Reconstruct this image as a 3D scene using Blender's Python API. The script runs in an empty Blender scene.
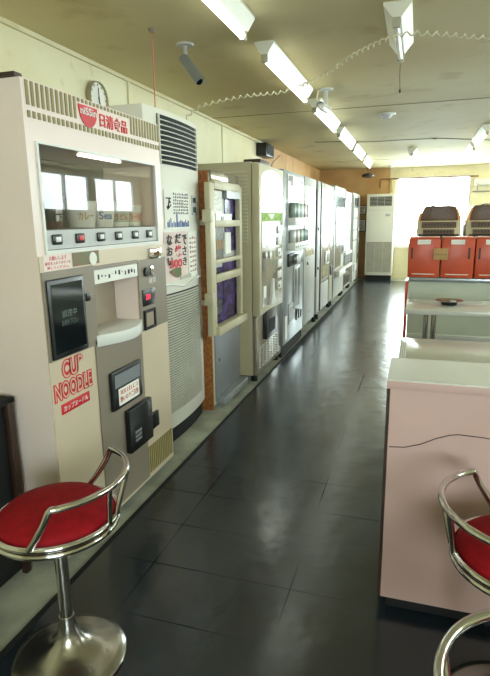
import bpy, bmesh, math, random
from mathutils import Vector, Matrix
random.seed(7)
PI = math.pi
sc = bpy.context.scene
COL = sc.collection
WORLD_ORG = {}

# ------------------------------------------------------------------ materials
def lin(h):
    h = h.lstrip('#'); out = []
    for i in (0, 2, 4):
        c = int(h[i:i+2], 16) / 255
        out.append(c/12.92 if c <= .04045 else ((c+.055)/1.055)**2.4)
    return (*out, 1)

def mat(name, hexc, rough=.5, metal=0., var=.06, scale=6., bump=0., hex2=None, spec=.5, coat=0., rvar=0., bscale=None):
    m = bpy.data.materials.new(name); m.use_nodes = True
    nt = m.node_tree; N = nt.nodes; L = nt.links
    b = N['Principled BSDF']
    c = lin(hexc)
    d = lin(hex2) if hex2 else tuple(max(0, v*(1-var*2.2)) for v in c[:3])+(1,)
    tc = N.new('ShaderNodeTexCoord')
    nz = N.new('ShaderNodeTexNoise'); nz.inputs['Scale'].default_value = scale; nz.inputs['Detail'].default_value = 5
    L.new(tc.outputs['Object'], nz.inputs['Vector'])
    rp = N.new('ShaderNodeValToRGB')
    rp.color_ramp.elements[0].position = .38; rp.color_ramp.elements[1].position = .66
    rp.color_ramp.elements[0].color = d; rp.color_ramp.elements[1].color = c
    L.new(nz.outputs['Fac'], rp.inputs['Fac']); L.new(rp.outputs['Color'], b.inputs['Base Color'])
    b.inputs['Roughness'].default_value = rough; b.inputs['Metallic'].default_value = metal
    b.inputs['Specular IOR Level'].default_value = spec; b.inputs['Coat Weight'].default_value = coat
    if rvar:
        mr = N.new('ShaderNodeMapRange'); mr.inputs[3].default_value = max(.02, rough-rvar); mr.inputs[4].default_value = rough+rvar
        L.new(nz.outputs['Fac'], mr.inputs[0]); L.new(mr.outputs[0], b.inputs['Roughness'])
    if bump:
        n2 = N.new('ShaderNodeTexNoise'); n2.inputs['Scale'].default_value = bscale or scale*12; n2.inputs['Detail'].default_value = 3
        L.new(tc.outputs['Object'], n2.inputs['Vector'])
        bp = N.new('ShaderNodeBump'); bp.inputs['Strength'].default_value = bump; bp.inputs['Distance'].default_value = .01
        L.new(n2.outputs['Fac'], bp.inputs['Height']); L.new(bp.outputs['Normal'], b.inputs['Normal'])
    return m

def emit(name, hexc, strength):
    m = bpy.data.materials.new(name); m.use_nodes = True
    b = m.node_tree.nodes['Principled BSDF']
    b.inputs['Base Color'].default_value = lin(hexc)
    b.inputs['Emission Color'].default_value = lin(hexc); b.inputs['Emission Strength'].default_value = strength
    b.inputs['Roughness'].default_value = .4
    return m

def glass(name, hexc='#ffffff', ior=1.5):
    m = bpy.data.materials.new(name); m.use_nodes = True
    nt = m.node_tree; N = nt.nodes; L = nt.links
    N.remove(N['Principled BSDF'])
    t = N.new('ShaderNodeBsdfTransparent'); t.inputs['Color'].default_value = lin(hexc)
    g = N.new('ShaderNodeBsdfGlossy'); g.inputs['Roughness'].default_value = .02
    f = N.new('ShaderNodeFresnel'); f.inputs['IOR'].default_value = ior
    mx = N.new('ShaderNodeMixShader')
    ge = N.new('ShaderNodeNewGeometry'); iv = N.new('ShaderNodeMath'); iv.operation = 'SUBTRACT'; iv.inputs[0].default_value = 1
    L.new(ge.outputs['Backfacing'], iv.inputs[1])
    mu = N.new('ShaderNodeMath'); mu.operation = 'MULTIPLY'; L.new(f.outputs[0], mu.inputs[0]); L.new(iv.outputs[0], mu.inputs[1])
    L.new(mu.outputs[0], mx.inputs[0]); L.new(t.outputs[0], mx.inputs[1]); L.new(g.outputs[0], mx.inputs[2])
    L.new(mx.outputs[0], N['Material Output'].inputs['Surface'])
    return m

def fabric_sheer(name):
    m = bpy.data.materials.new(name); m.use_nodes = True
    nt = m.node_tree; N = nt.nodes; L = nt.links
    N.remove(N['Principled BSDF'])
    a = N.new('ShaderNodeBsdfTranslucent'); a.inputs['Color'].default_value = lin('#f7f1df')
    d = N.new('ShaderNodeBsdfDiffuse'); d.inputs['Color'].default_value = lin('#f3ead2')
    mx = N.new('ShaderNodeMixShader'); mx.inputs[0].default_value = .4
    L.new(a.outputs[0], mx.inputs[1]); L.new(d.outputs[0], mx.inputs[2])
    L.new(mx.outputs[0], N['Material Output'].inputs['Surface'])
    return m

M = {}
M['ivory'] = mat('ivory enamel', '#d3c1a8', .38, var=.03, scale=2)
M['pinkwhite'] = mat('pinkish white enamel', '#e9d5cc', .35, var=.03, scale=2)
M['taupe'] = mat('taupe plastic', '#8d8071', .45, var=.04, scale=3)
M['taupe_dark'] = mat('taupe recess', '#a3937f', .5)
M['gold'] = mat('olive gold print', '#887c40', .5)
M['red'] = mat('red print', '#c5282b', .5)
M['redbright'] = mat('bright red print', '#d3202a', .5)
M['white'] = mat('white plastic', '#dcdad4', .4, var=.02)
M['paper'] = mat('white paper', '#efece4', .8, var=.02)
M['print_black'] = mat('black ink', '#1d1b1d', .7)
M['print_blue'] = mat('blue ink', '#53689e', .7)
M['black'] = mat('black plastic', '#0e0e0f', .35)
M['blackmatte'] = mat('black matte', '#0a0a0a', .8)
M['screen'] = mat('dark screen', '#11181a', .08, spec=.7)
M['greylight'] = mat('pale grey plastic', '#bdbcb9', .45)
M['chrome'] = mat('chrome', '#d6d3cf', .09, 1., var=.03, scale=20)
M['chrome_worn'] = mat('worn chrome', '#bdb9b2', .24, 1., var=.08, scale=14, rvar=.08)
M['redfabric'] = mat('red upholstery', '#970b17', .75, var=.1, scale=30, bump=.15, bscale=500, spec=.2)
M['acwhite'] = mat('air conditioner white', '#dedace', .38, var=.02, scale=2)
M['acslat'] = mat('air conditioner slat', '#c3bfb0', .45)
M['casegrey'] = mat('display case lining', '#6a645d', .6)
M['edge'] = mat('dark edge strip', '#5d5448', .4, .2)
M['darkgap'] = mat('dark gap', '#141414', .8)
M['board'] = mat('orange brown chipboard', '#a8672c', .7, scale=60, hex2='#7e4a20', bump=.3, bscale=90)
M['cream'] = mat('cream steel', '#cfc7ac', .42, var=.05, scale=2.5)
M['creamdark'] = mat('aged cream steel', '#bfb596', .45, var=.05, scale=2)
M['grey'] = mat('grey steel', '#8e9094', .38, .25, var=.05, scale=4)
M['silver'] = mat('silver steel', '#a3a8ab', .3, .5, var=.05, scale=3, rvar=.06)
M['bronze'] = mat('bronze panel', '#958b7b', .22, .25, var=.1, scale=5)
M['purple'] = mat('purple print', '#54407c', .25, scale=14, hex2='#251a3e')
M['signlit'] = emit('backlit white panel', '#fbfff2', 2.6)
M['displaylamp'] = emit('display case lamp', '#fff6e6', 4)
M['signsoft'] = emit('soft backlit panel', '#fdfaf2', .35)
M['green'] = mat('green leaf print', '#6f9e3a', .8, scale=25, hex2='#b9cf8a', spec=.1)
M['whitemach'] = mat('white machine enamel', '#aeaca4', .5, var=.06, scale=3, spec=.3)
M['creammach'] = mat('pale cream enamel', '#a69c88', .5, var=.06, scale=3, spec=.3)
M['mirrorish'] = mat('polished panel', '#a89f8f', .16, .6, var=.06, scale=4)
M['concrete'] = mat('grey concrete', '#a9ab9b', .85, scale=5, hex2='#8a8c7e', bump=.25)
M['brown'] = mat('dark brown wood', '#3a2317', .5, var=.15, scale=12)
M['pink'] = mat('pink laminate', '#c8a69e', .4, var=.04, scale=3)
M['laminate'] = mat('white laminate', '#dbdad2', .22, var=.03, scale=4)
M['panelgreen'] = mat('pale grey green panel', '#c6c9b4', .45, var=.03)
M['redbox'] = mat('red orange plastic', '#cf5230', .38, var=.06, scale=4)
M['cardboard'] = mat('cardboard', '#c29a68', .85)
M['lampwhite'] = mat('lamp enamel', '#e6e2d2', .45, var=.03)
M['socket'] = mat('lamp socket', '#b9b29b', .5)
M['tube'] = emit('lit fluorescent tube', '#f4fff4', 5.5)
M['tube_off'] = mat('unlit tube', '#e4e6df', .25)
M['arcbrown'] = mat('smoked brown plastic', '#6c5446', .3, var=.08)
M['arcorange'] = mat('amber orange plastic', '#ef9a3e', .35)
M['arcbody'] = mat('beige cabinet', '#cdbd9c', .5)
M['pipe'] = mat('brown pipe', '#80562f', .5)
M['cable'] = mat('cream cable', '#d8cfae', .5)
M['wire'] = mat('dark wire', '#4a3d2c', .7)
M['cord'] = mat('red cord', '#c9776a', .8)
M['clockface'] = mat('clock face', '#e7e4da', .5)
M['clockrim'] = mat('clock rim', '#a59a79', .35, .3)
M['cupwhite'] = mat('cup paper', '#e5e0da', .6)
M['twig'] = mat('dry twig', '#6b6247', .8)
M['glass'] = glass('window glass', '#f4fbf8', 1.45)
M['display_glass'] = glass('display glass', '#f0efec', 1.5)
M['sheer'] = fabric_sheer('sheer curtain')
M['led'] = emit('red display digits', '#ff3050', 1.2)
M['orangetext'] = mat('orange print', '#c95a2b', .6)
M['photo_food'] = mat('food photo print', '#7d4a28', .4, scale=40, hex2='#3b6a2c')
M['smoked'] = mat('smoked glass', '#545e64', .12, .1)

def stained(name, base, stain, deep, scale, yfade=None, grid=None):
    """plaster with tobacco stains: large noise blotches of real pigment"""
    m = bpy.data.materials.new(name); m.use_nodes = True
    nt = m.node_tree; N = nt.nodes; L = nt.links; b = N['Principled BSDF']
    tc = N.new('ShaderNodeTexCoord')
    n1 = N.new('ShaderNodeTexNoise'); n1.inputs['Scale'].default_value = scale; n1.inputs['Detail'].default_value = 6
    n2 = N.new('ShaderNodeTexNoise'); n2.inputs['Scale'].default_value = scale*7; n2.inputs['Detail'].default_value = 4
    L.new(tc.outputs['Object'], n1.inputs['Vector']); L.new(tc.outputs['Object'], n2.inputs['Vector'])
    r1 = N.new('ShaderNodeValToRGB'); r1.color_ramp.elements[0].position = .42; r1.color_ramp.elements[1].position = .68
    r1.color_ramp.elements[0].color = lin(base); r1.color_ramp.elements[1].color = lin(stain)
    L.new(n1.outputs['Fac'], r1.inputs['Fac'])
    r2 = N.new('ShaderNodeValToRGB'); r2.color_ramp.elements[0].position = .6; r2.color_ramp.elements[1].position = .8
    r2.color_ramp.elements[0].color = (0, 0, 0, 1); r2.color_ramp.elements[1].color = (.6, .6, .6, 1)
    L.new(n2.outputs['Fac'], r2.inputs['Fac'])
    mx = N.new('ShaderNodeMix'); mx.data_type = 'RGBA'
    L.new(r2.outputs['Color'], mx.inputs[0]); L.new(r1.outputs['Color'], mx.inputs[6]); mx.inputs[7].default_value = lin(deep)
    L.new(mx.outputs[2], b.inputs['Base Color'])
    b.inputs['Roughness'].default_value = .75; b.inputs['Specular IOR Level'].default_value = .3
    bp = N.new('ShaderNodeBump'); bp.inputs['Strength'].default_value = .15; bp.inputs['Distance'].default_value = .01
    L.new(n2.outputs['Fac'], bp.inputs['Height']); L.new(bp.outputs['Normal'], b.inputs['Normal'])
    return m

M['wall'] = stained('cream painted wall', '#dcd5b6', '#d2c8a2', '#bdae80', 1.1)
M['woodwall'] = mat('tan plywood wall', '#c39c68', .6, scale=1.6, hex2='#ad824d', bump=.05)
M['ceil'] = stained('stained ceiling', '#d6cca4', '#c2b183', '#a18957', .4)
M['undersill'] = stained('cream sill wall', '#ddd3b2', '#d3c6a0', '#b9a57a', 1.5)

def floor_material():
    m = bpy.data.materials.new('black vinyl tiles'); m.use_nodes = True
    nt = m.node_tree; N = nt.nodes; L = nt.links; b = N['Principled BSDF']
    tc = N.new('ShaderNodeTexCoord'); sep = N.new('ShaderNodeSeparateXYZ'); L.new(tc.outputs['Object'], sep.inputs[0])
    def line(sock, off, step, w):
        a = N.new('ShaderNodeMath'); a.operation = 'ADD'; a.inputs[1].default_value = off; L.new(sock, a.inputs[0])
        q = N.new('ShaderNodeMath'); q.operation = 'PINGPONG'; q.inputs[1].default_value = step/2; L.new(a.outputs[0], q.inputs[0])
        c = N.new('ShaderNodeMath'); c.operation = 'LESS_THAN'; c.inputs[1].default_value = w; L.new(q.outputs[0], c.inputs[0])
        return c.outputs[0]
    lx = line(sep.outputs['X'], .378, .56, .0017); ly = line(sep.outputs['Y'], -1.40+.28*20, .28, .0017)
    mxm = N.new('ShaderNodeMath'); mxm.operation = 'MAXIMUM'; L.new(lx, mxm.inputs[0]); L.new(ly, mxm.inputs[1])
    n1 = N.new('ShaderNodeTexNoise'); n1.inputs['Scale'].default_value = 2.2; n1.inputs['Detail'].default_value = 6
    n2 = N.new('ShaderNodeTexNoise'); n2.inputs['Scale'].default_value = 1.6; n2.inputs['Detail'].default_value = 2
    L.new(tc.outputs['Object'], n1.inputs['Vector']); L.new(tc.outputs['Object'], n2.inputs['Vector'])
    rp = N.new('ShaderNodeValToRGB'); rp.color_ramp.elements[0].position = .35; rp.color_ramp.elements[1].position = .7
    rp.color_ramp.elements[0].color = lin('#151c23'); rp.color_ramp.elements[1].color = lin('#202a33')
    L.new(n1.outputs['Fac'], rp.inputs['Fac'])
    wn = N.new('ShaderNodeMapRange'); wn.inputs[1].default_value = .45; wn.inputs[2].default_value = .6; L.new(n2.outputs['Fac'], wn.inputs[0])
    ml = N.new('ShaderNodeMath'); ml.operation = 'MULTIPLY'; L.new(mxm.outputs[0], ml.inputs[0]); L.new(wn.outputs[0], ml.inputs[1]); mxm = ml
    mx = N.new('ShaderNodeMix'); mx.data_type = 'RGBA'
    L.new(mxm.outputs[0], mx.inputs[0]); L.new(rp.outputs['Color'], mx.inputs[6]); mx.inputs[7].default_value = lin('#050505')
    L.new(mx.outputs[2], b.inputs['Base Color'])
    n4 = N.new('ShaderNodeTexNoise'); n4.inputs['Scale'].default_value = 3.0; n4.inputs['Detail'].default_value = 2
    L.new(tc.outputs['Object'], n4.inputs['Vector'])
    mr = N.new('ShaderNodeMapRange'); mr.inputs[1].default_value = 0; mr.inputs[2].default_value = 1
    mr.inputs[3].default_value = .15; mr.inputs[4].default_value = .29
    L.new(n4.outputs['Fac'], mr.inputs[0]); L.new(mr.outputs[0], b.inputs['Roughness'])
    sp_ = N.new('ShaderNodeMath'); sp_.operation = 'MULTIPLY_ADD'; sp_.inputs[1].default_value = -.95; sp_.inputs[2].default_value = .95
    L.new(mxm.outputs[0], sp_.inputs[0]); L.new(sp_.outputs[0], b.inputs['Specular IOR Level'])
    bp = N.new('ShaderNodeBump'); bp.inputs['Strength'].default_value = .16; bp.inputs['Distance'].default_value = .02
    n3 = N.new('ShaderNodeTexNoise'); n3.inputs['Scale'].default_value = 7; n3.inputs['Detail'].default_value = 3
    L.new(tc.outputs['Object'], n3.inputs['Vector'])
    L.new(n3.outputs['Fac'], bp.inputs['Height']); L.new(bp.outputs['Normal'], b.inputs['Normal'])
    return m
M['vinyl'] = floor_material()

# ------------------------------------------------------------------ mesh builder
class MB:
    def __init__(s): s.bm = bmesh.new()
    def box(s, x0, x1, y0, y1, z0, z1, bev=0., seg=2):
        t = bmesh.new()
        v = [t.verts.new(p) for p in ((x0,y0,z0),(x1,y0,z0),(x1,y1,z0),(x0,y1,z0),(x0,y0,z1),(x1,y0,z1),(x1,y1,z1),(x0,y1,z1))]
        for f in ((0,3,2,1),(4,5,6,7),(0,1,5,4),(1,2,6,5),(2,3,7,6),(3,0,4,7)): t.faces.new([v[i] for i in f])
        if bev: bmesh.ops.bevel(t, geom=list(t.edges), offset=bev, segments=seg, profile=.5, affect='EDGES')
        s.join(t); return s
    def join(s, t, mtx=None):
        t.verts.index_update()
        vs = [s.bm.verts.new(mtx @ v.co if mtx else v.co) for v in t.verts]
        for f in t.faces:
            try: s.bm.faces.new([vs[v.index] for v in f.verts])
            except ValueError: pass
        t.free()
    def prism(s, pts, axis, a0, a1, bev=0.):
        t = bmesh.new()
        def P(p, a):
            return {'x': (a, p[0], p[1]), 'y': (p[0], a, p[1]), 'z': (p[0], p[1], a)}[axis]
        A = [t.verts.new(P(p, a0)) for p in pts]; B = [t.verts.new(P(p, a1)) for p in pts]
        n = len(pts); t.faces.new(A[::-1]); t.faces.new(B)
        for i in range(n): t.faces.new((A[i], A[(i+1) % n], B[(i+1) % n], B[i]))
        bmesh.ops.recalc_face_normals(t, faces=list(t.faces))
        if bev: bmesh.ops.bevel(t, geom=list(t.edges), offset=bev, segments=2, profile=.5, affect='EDGES')
        s.join(t); return s
    def tube(s, pts, r, n=10, closed=False):
        pts = [Vector(p) for p in pts]; m = len(pts); rings = []
        up = None
        for i, p in enumerate(pts):
            a = pts[(i-1) % m] if (closed or i) else p; b = pts[(i+1) % m] if (closed or i < m-1) else p
            d = (b-a).normalized()
            if up is None: up = d.orthogonal().normalized()
            up = (up - d*up.dot(d))
            up = up.normalized() if up.length > 1e-6 else d.orthogonal().normalized()
            w = d.cross(up)
            rr = r[i] if isinstance(r, (list, tuple)) else r
            rings.append([s.bm.verts.new(p + (up*math.cos(2*PI*k/n) + w*math.sin(2*PI*k/n))*rr) for k in range(n)])
        for i in range(m if closed else m-1):
            A, B = rings[i], rings[(i+1) % m]
            for k in range(n): s.bm.faces.new((A[k], A[(k+1) % n], B[(k+1) % n], B[k]))
        if not closed:
            s.bm.faces.new(rings[0][::-1]); s.bm.faces.new(rings[-1])
        return s
    def cyl(s, p0, p1, r, n=16, r2=None): return s.tube([p0, p1], [r, r if r2 is None else r2], n)
    def lathe(s, prof, c=(0, 0, 0), n=40, axis='z'):
        def P(r, z, a):
            u, w = r*math.cos(a), r*math.sin(a)
            q = {'z': (u, w, z), 'x': (z, u, w), 'y': (u, z, w)}[axis]
            return (c[0]+q[0], c[1]+q[1], c[2]+q[2])
        rings = []
        for r, z in prof:
            if r < 1e-6: rings.append([s.bm.verts.new(P(0, z, 0))])
            else: rings.append([s.bm.verts.new(P(r, z, 2*PI*k/n)) for k in range(n)])
        for A, B in zip(rings, rings[1:]):
            for k in range(n):
                q = []
                for v in (A[k % len(A)], A[(k+1) % len(A)], B[(k+1) % len(B)], B[k % len(B)]):
                    if v not in q: q.append(v)
                if len(q) > 2: s.bm.faces.new(q)
        if len(rings[0]) > 1: s.bm.faces.new(rings[0][::-1])
        if len(rings[-1]) > 1: s.bm.faces.new(rings[-1])
        return s
    def ring(s, c, R, r, n=48, k=10):
        return s.tube([(c[0]+R*math.cos(2*PI*i/n), c[1]+R*math.sin(2*PI*i/n), c[2]) for i in range(n)], r, k, True)
    def text(s, body, rect, at, face='x', depth=.002, bold=0.):
        """lettering fitted in rect (u0,u1,v0,v1); face 'x' looks to +X (u=Y), 'y' looks to -Y (u=X)"""
        cu = bpy.data.curves.new('t', 'FONT'); cu.body = body; cu.size = 1; cu.extrude = 0; cu.offset = bold; cu.resolution_u = 3
        ob = bpy.data.objects.new('t', cu); COL.objects.link(ob)
        dg = bpy.context.evaluated_depsgraph_get(); me = bpy.data.meshes.new_from_object(ob.evaluated_get(dg))
        bpy.data.objects.remove(ob); bpy.data.curves.remove(cu)
        if not me.vertices: return s
        t = bmesh.new(); t.from_mesh(me); bpy.data.meshes.remove(me)
        bmesh.ops.remove_doubles(t, verts=list(t.verts), dist=1e-5)
        xs = [v.co.x for v in t.verts]; ys = [v.co.y for v in t.verts]
        u0, u1, v0, v1 = rect; x0, x1, y0, y1 = min(xs), max(xs), min(ys), max(ys)
        ex = bmesh.ops.extrude_face_region(t, geom=list(t.faces))
        top = [g for g in ex['geom'] if isinstance(g, bmesh.types.BMVert)]
        for v in top: v.co.z = 1
        for v in t.verts:
            u = u0+(v.co.x-x0)/max(1e-6, x1-x0)*(u1-u0); w = v0+(v.co.y-y0)/max(1e-6, y1-y0)*(v1-v0)
            v.co = (at+depth*v.co.z, u, w) if face == 'x' else (u, at-depth*v.co.z, w)
        bmesh.ops.recalc_face_normals(t, faces=list(t.faces))
        s.join(t); return s
    def build(s, name, m, parent=None, smooth=40, loc=None):
        bmesh.ops.recalc_face_normals(s.bm, faces=list(s.bm.faces))
        if parent is not None: o0 = WORLD_ORG[parent.name]
        elif loc is not None: o0 = Vector(loc)
        else:
            co = [v.co for v in s.bm.verts]
            o0 = Vector(((min(c.x for c in co)+max(c.x for c in co))/2, (min(c.y for c in co)+max(c.y for c in co))/2, min(c.z for c in co)))
        for v in s.bm.verts: v.co -= o0
        me = bpy.data.meshes.new(name); s.bm.to_mesh(me); s.bm.free()
        me.materials.append(M[m] if isinstance(m, str) else m)
        if smooth:
            for p in me.polygons: p.use_smooth = True
            me.set_sharp_from_angle(angle=math.radians(smooth))
        o = bpy.data.objects.new(name, me); COL.objects.link(o)
        if parent is not None: o.parent = parent
        else: o.location = o0
        WORLD_ORG[o.name] = o0.copy()
        return o

def B(*a, **k): return MB().box(*a, **k)
def tag(o, label, cat, group=None):
    o['label'] = label; o['category'] = cat
    if group: o['group'] = group
    return o
def thing(name, label, cat, loc=(0, 0, 0), group=None):
    o = bpy.data.objects.new(name, None); COL.objects.link(o); o.location = loc; o.empty_display_size = .1
    WORLD_ORG[o.name] = Vector(loc)
    return tag(o, label, cat, group)
def struct(o): o['kind'] = 'structure'; return o
def plabel(o, l): o['label'] = l; return o
def copy_tree(o, loc, rz=0):
    c = o.copy(); COL.objects.link(c); c.location = loc; c.rotation_euler = (0, 0, rz)
    for ch in list(o.children):
        d = ch.copy(); COL.objects.link(d); d.parent = c
        for g in list(ch.children):
            e = g.copy(); COL.objects.link(e); e.parent = d
    return c

# ------------------------------------------------------------------ setting
XL, XR, YB, YF, ZC = -2.15, 4.2, -2.2, 12.42, 2.4
struct(B(XL-.1, XR+.1, YB-.1, YF+.1, -.12, 0).build('floor', 'concrete', smooth=0, loc=(0, 0, 0)))
struct(B(-1.176, XR, YB, 11.95, .0005, .006).build('floor', 'vinyl', smooth=0, loc=(0, 0, 0)))
struct(B(-1.20, -1.1765, YB, 11.95, .0005, .007).build('trim_1', 'blackmatte', smooth=0))
struct(B(XL-.1, XR+.1, YB-.1, YF+.1, ZC, ZC+.1).build('ceiling', 'ceil', smooth=0, loc=(0, 0, 0)))
struct(B(XL-.1, XL, YB, 7.6, 0, ZC).build('wall_left', 'wall', smooth=0))
wl = MB().box(XL-.1, XL-.004, 7.6, YF, 0, ZC)
y = 7.62
while y < YF-.3: wl.box(XL-.004, XL, y, y+.275, 0, ZC); y += .28
struct(wl.build('wall_left', 'woodwall', smooth=0))
j = MB()
for yy in (2.0, 3.85, 5.92): j.box(XL, XL+.012, yy, yy+.03, 0, ZC)
struct(j.build('trim_2', 'wall', smooth=0))
struct(B(XL, XL+.02, YB, 7.6, ZC-.025, ZC).build('trim_3', 'wall', smooth=0))

# far wall around its window
FX0, FX1, FZ0, FZ1 = -.49, 1.03, .72, 2.2
def wall_with_windows(name, axis, c0, c1, a0, a1, wins, m):
    w = MB()
    def bx(u0, u1, z0, z1):
        if axis == 'y': w.box(u0, u1, c0, c1, z0, z1)
        else: w.box(c0, c1, u0, u1, z0, z1)
    u = a0
    for (w0, w1, z0, z1) in wins:
        bx(u, w0, 0, ZC); bx(w0, w1, 0, z0); bx(w0, w1, z1, ZC); u = w1
    bx(u, a1, 0, ZC)
    return struct(w.build(name, m, smooth=0))
wall_with_windows('wall_far', 'y', YF, YF+.1, XL-.1, -.62, [], 'woodwall')
wall_with_windows('wall_far', 'y', YF, YF+.1, -.62, XR+.1, [(FX0, FX1, FZ0, FZ1), (1.6, 3.6, FZ0, FZ1)], 'undersill')
wall_with_windows('wall_back', 'y', YB-.1, YB, XL-.1, XR+.1, [(.2, 2.2, .95, 2.1)], 'wall')
RW = [(2.0, 3.9, 1.55, 2.3), (4.3, 6.3, 1.55, 2.3), (6.6, 8.3, 1.55, 2.3), (8.5, 10.2, 1.55, 2.3), (10.4, 12.1, 1.55, 2.3)]  # unseen; farther ones follow display glass reflections, nearer ones added to bring light
wall_with_windows('wall_right', 'x', XR, XR+.1, YB, YF, RW, 'wall')

def window(n, axis, c, w0, w1, z0, z1, s=1, st=.025):
    """frame, meeting stile and panes of a sliding window"""
    f = MB(); g = MB(); t = .04
    def bx(mb, u0, u1, za, zb, d0, d1):
        if axis == 'y': mb.box(u0, u1, *sorted((c+s*d0, c+s*d1)), za, zb)
        else: mb.box(c+d0, c+d1, u0, u1, za, zb)
    bx(f, w0, w0+t, z0, z1, .02, .08); bx(f, w1-t, w1, z0, z1, .02, .08)
    bx(f, w0+t, w1-t, z0, z0+t, .02, .08); bx(f, w0+t, w1-t, z1-t, z1, .02, .08)
    mid = (w0+w1)/2; bx(f, mid-st, mid+st, z0+t, z1-t, .02, .08)
    bx(f, w0-.03, w1+.03, z0-.03, z0-.002, -.04, .0)
    fo = struct(f.build('window_%d' % n, 'white', smooth=0))
    bx(g, w0+t, mid-st, z0+t, z1-t, .048, .052); bx(g, mid+st, w1-t, z0+t, z1-t, .048, .052)
    g.build('pane', 'glass', fo, smooth=0)
    li = bpy.data.lights.new('window_daylight', 'AREA'); li.shape = 'RECTANGLE'; li.cycles.is_portal = True
    lo = bpy.data.objects.new('window_daylight', li); COL.objects.link(lo)
    li.size = w1-w0; li.size_y = z1-z0
    if axis == 'y':
        lo.location = ((w0+w1)/2, c+s*.11, (z0+z1)/2); lo.rotation_euler = (-PI/2*s, 0, 0)
    else:
        lo.location = (c+.11, (w0+w1)/2, (z0+z1)/2); lo.rotation_euler = (PI/2, 0, PI/2)
window(1, 'y', YF, FX0, FX1, FZ0, FZ1, 1, .01)
window(2, 'y', YF, 1.6, 3.6, FZ0, FZ1)
for i, w in enumerate(RW): window(3+i, 'x', XR, *w)
window(8, 'y', YB, .2, 2.2, .95, 2.1, -1)  # invented window behind the camera, added to light the counter front
# sheer curtain drawn to the left of the far window
cu = MB(); pts = []
for i in range(25):
    u = i/24; pts.append((-.61+.17*u, YF-.05+.018*math.sin(u*PI*7)))
poly = pts + [(p[0], p[1]+.003) for p in pts[::-1]]
cu.prism(poly, 'z', .78, 2.14)
tag(cu.build('curtain', 'sheer'), 'sheer white curtain gathered at the left edge of the bright far window', 'curtain')

# ------------------------------------------------------------------ noodle vending machine
X = -1.25
t = thing('noodle_vending_machine', 'large ivory noodle vending machine with gold stripes, red logo and lit cup display', 'vending machine', (-1.65, 2.035, 0))
Y0, Y1 = 1.545, 2.525
b = MB()
b.box(-2.06, X-.3, Y0, Y1, .05, 1.81)
b.box(X-.3, X, Y0, Y1, .05, .868)
b.box(X-.3, X, Y0, 1.862, .868, 1.158); b.box(X-.3, X, 2.225, Y1, .868, 1.158); b.box(X-.3, X-.13, 1.862, 2.225, .868, 1.158)
b.box(X-.3, X, Y0, Y1, 1.158, 1.238)
b.box(X-.3, X, Y0, 1.592, 1.238, 1.612); b.box(X-.3, X, 2.468, Y1, 1.238, 1.612)
b.box(X-.3, X, Y0, Y1, 1.612, 1.81)
b.build('body', 'pinkwhite', t, smooth=0)
B(X, X+.004, Y0+.004, Y1-.004, .05, 1.22).box(X-.3, X-.28, 1.592, 2.468, 1.24, 1.61)
fr = MB()
fr.box(X, X+.005, Y0+.003, 1.862, .05, 1.232); fr.box(X, X+.005, 2.225, Y1-.003, .05, 1.232)
fr.box(X, X+.005, 1.862, 2.225, .05, .868); fr.box(X, X+.005, 1.862, 2.225, 1.158, 1.232)
fr.build('front_panel', 'ivory', t, smooth=0)
# gold stripes
st = MB(); y = Y0+.02; k = 0
while y < Y1-.012:
    inlogo = 1.84 < y < 2.225
    st.box(X+.0005, X+.003, y, y+.0135, 1.793 if inlogo else 1.729, 1.806)
    st.box(X+.0005, X+.003, y, y+.0135, 1.69, 1.712)
    y += .0262
st.build('header_stripes', 'gold', t, smooth=0)
st = MB(); y = 1.86
while y < Y1-.012: st.box(X+.005, X+.008, y, y+.0105, .078, .222); y += .0205
st.build('skirt_stripes', 'gold', t, smooth=0)
# red half-round logo and lettering
lg = [(1.855, 1.786), (1.981, 1.786)] + [(1.918+.063*math.cos(a), 1.786-.078*math.sin(a)) for a in [PI*i/20 for i in range(1, 20)]]
lo = MB().prism(lg, 'x', X+.001, X+.004).build('logo', 'redbright', t, smooth=0)
MB().text('niSSin', (1.864, 1.973, 1.752, 1.780), X+.004, depth=.002, bold=.012).build('logo_lettering', 'white', lo, smooth=0)
MB().text('日清食品', (1.998, 2.214, 1.724, 1.778), X+.001, depth=.003, bold=.012).build('header_lettering', 'redbright', t, smooth=0)
# display window
fw = MB()
fw.box(X, X+.006, 1.59, 1.60, 1.236, 1.619); fw.box(X, X+.006, 2.46, 2.472, 1.236, 1.619)
fw.box(X, X+.006, 1.60, 2.46, 1.611, 1.619); fw.box(X, X+.006, 1.60, 2.46, 1.236, 1.250)
fw.build('display_frame', 'white', t, smooth=0)
di = MB()
di.box(X-.299, X-.29, 1.593, 2.467, 1.24, 1.611); di.box(X-.29, X-.03, 1.593, 2.467, 1.24, 1.245)
di.box(X-.29, X-.02, 1.593, 2.467, 1.318, 1.324)
di.build('display_interior', 'casegrey', t, smooth=0)
B(X-.05, X-.03, 1.9, 2.2, 1.603, 1.610).build('display_lamp', 'displaylamp', t, smooth=0)
B(X-.012, X-.008, 1.597, 2.463, 1.322, 1.610).build('display_glass', 'display_glass', t, smooth=0)
B(X-.016, X-.002, 1.597, 2.463, 1.252, 1.320).build('button_panel', 'greylight', t, smooth=0)
for i, yy in enumerate((1.662, 1.803, 1.949, 2.089, 2.236, 2.375)):
    bt = B(X-.002, X+.006, yy-.028, yy+.028, 1.268, 1.305, bev=.006).build('button', 'black', t)
    B(X+.006, X+.009, yy-.014, yy+.014, 1.278, 1.296, bev=.001).build('button_cap', 'redbright' if i == 1 else 'white', bt)
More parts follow.
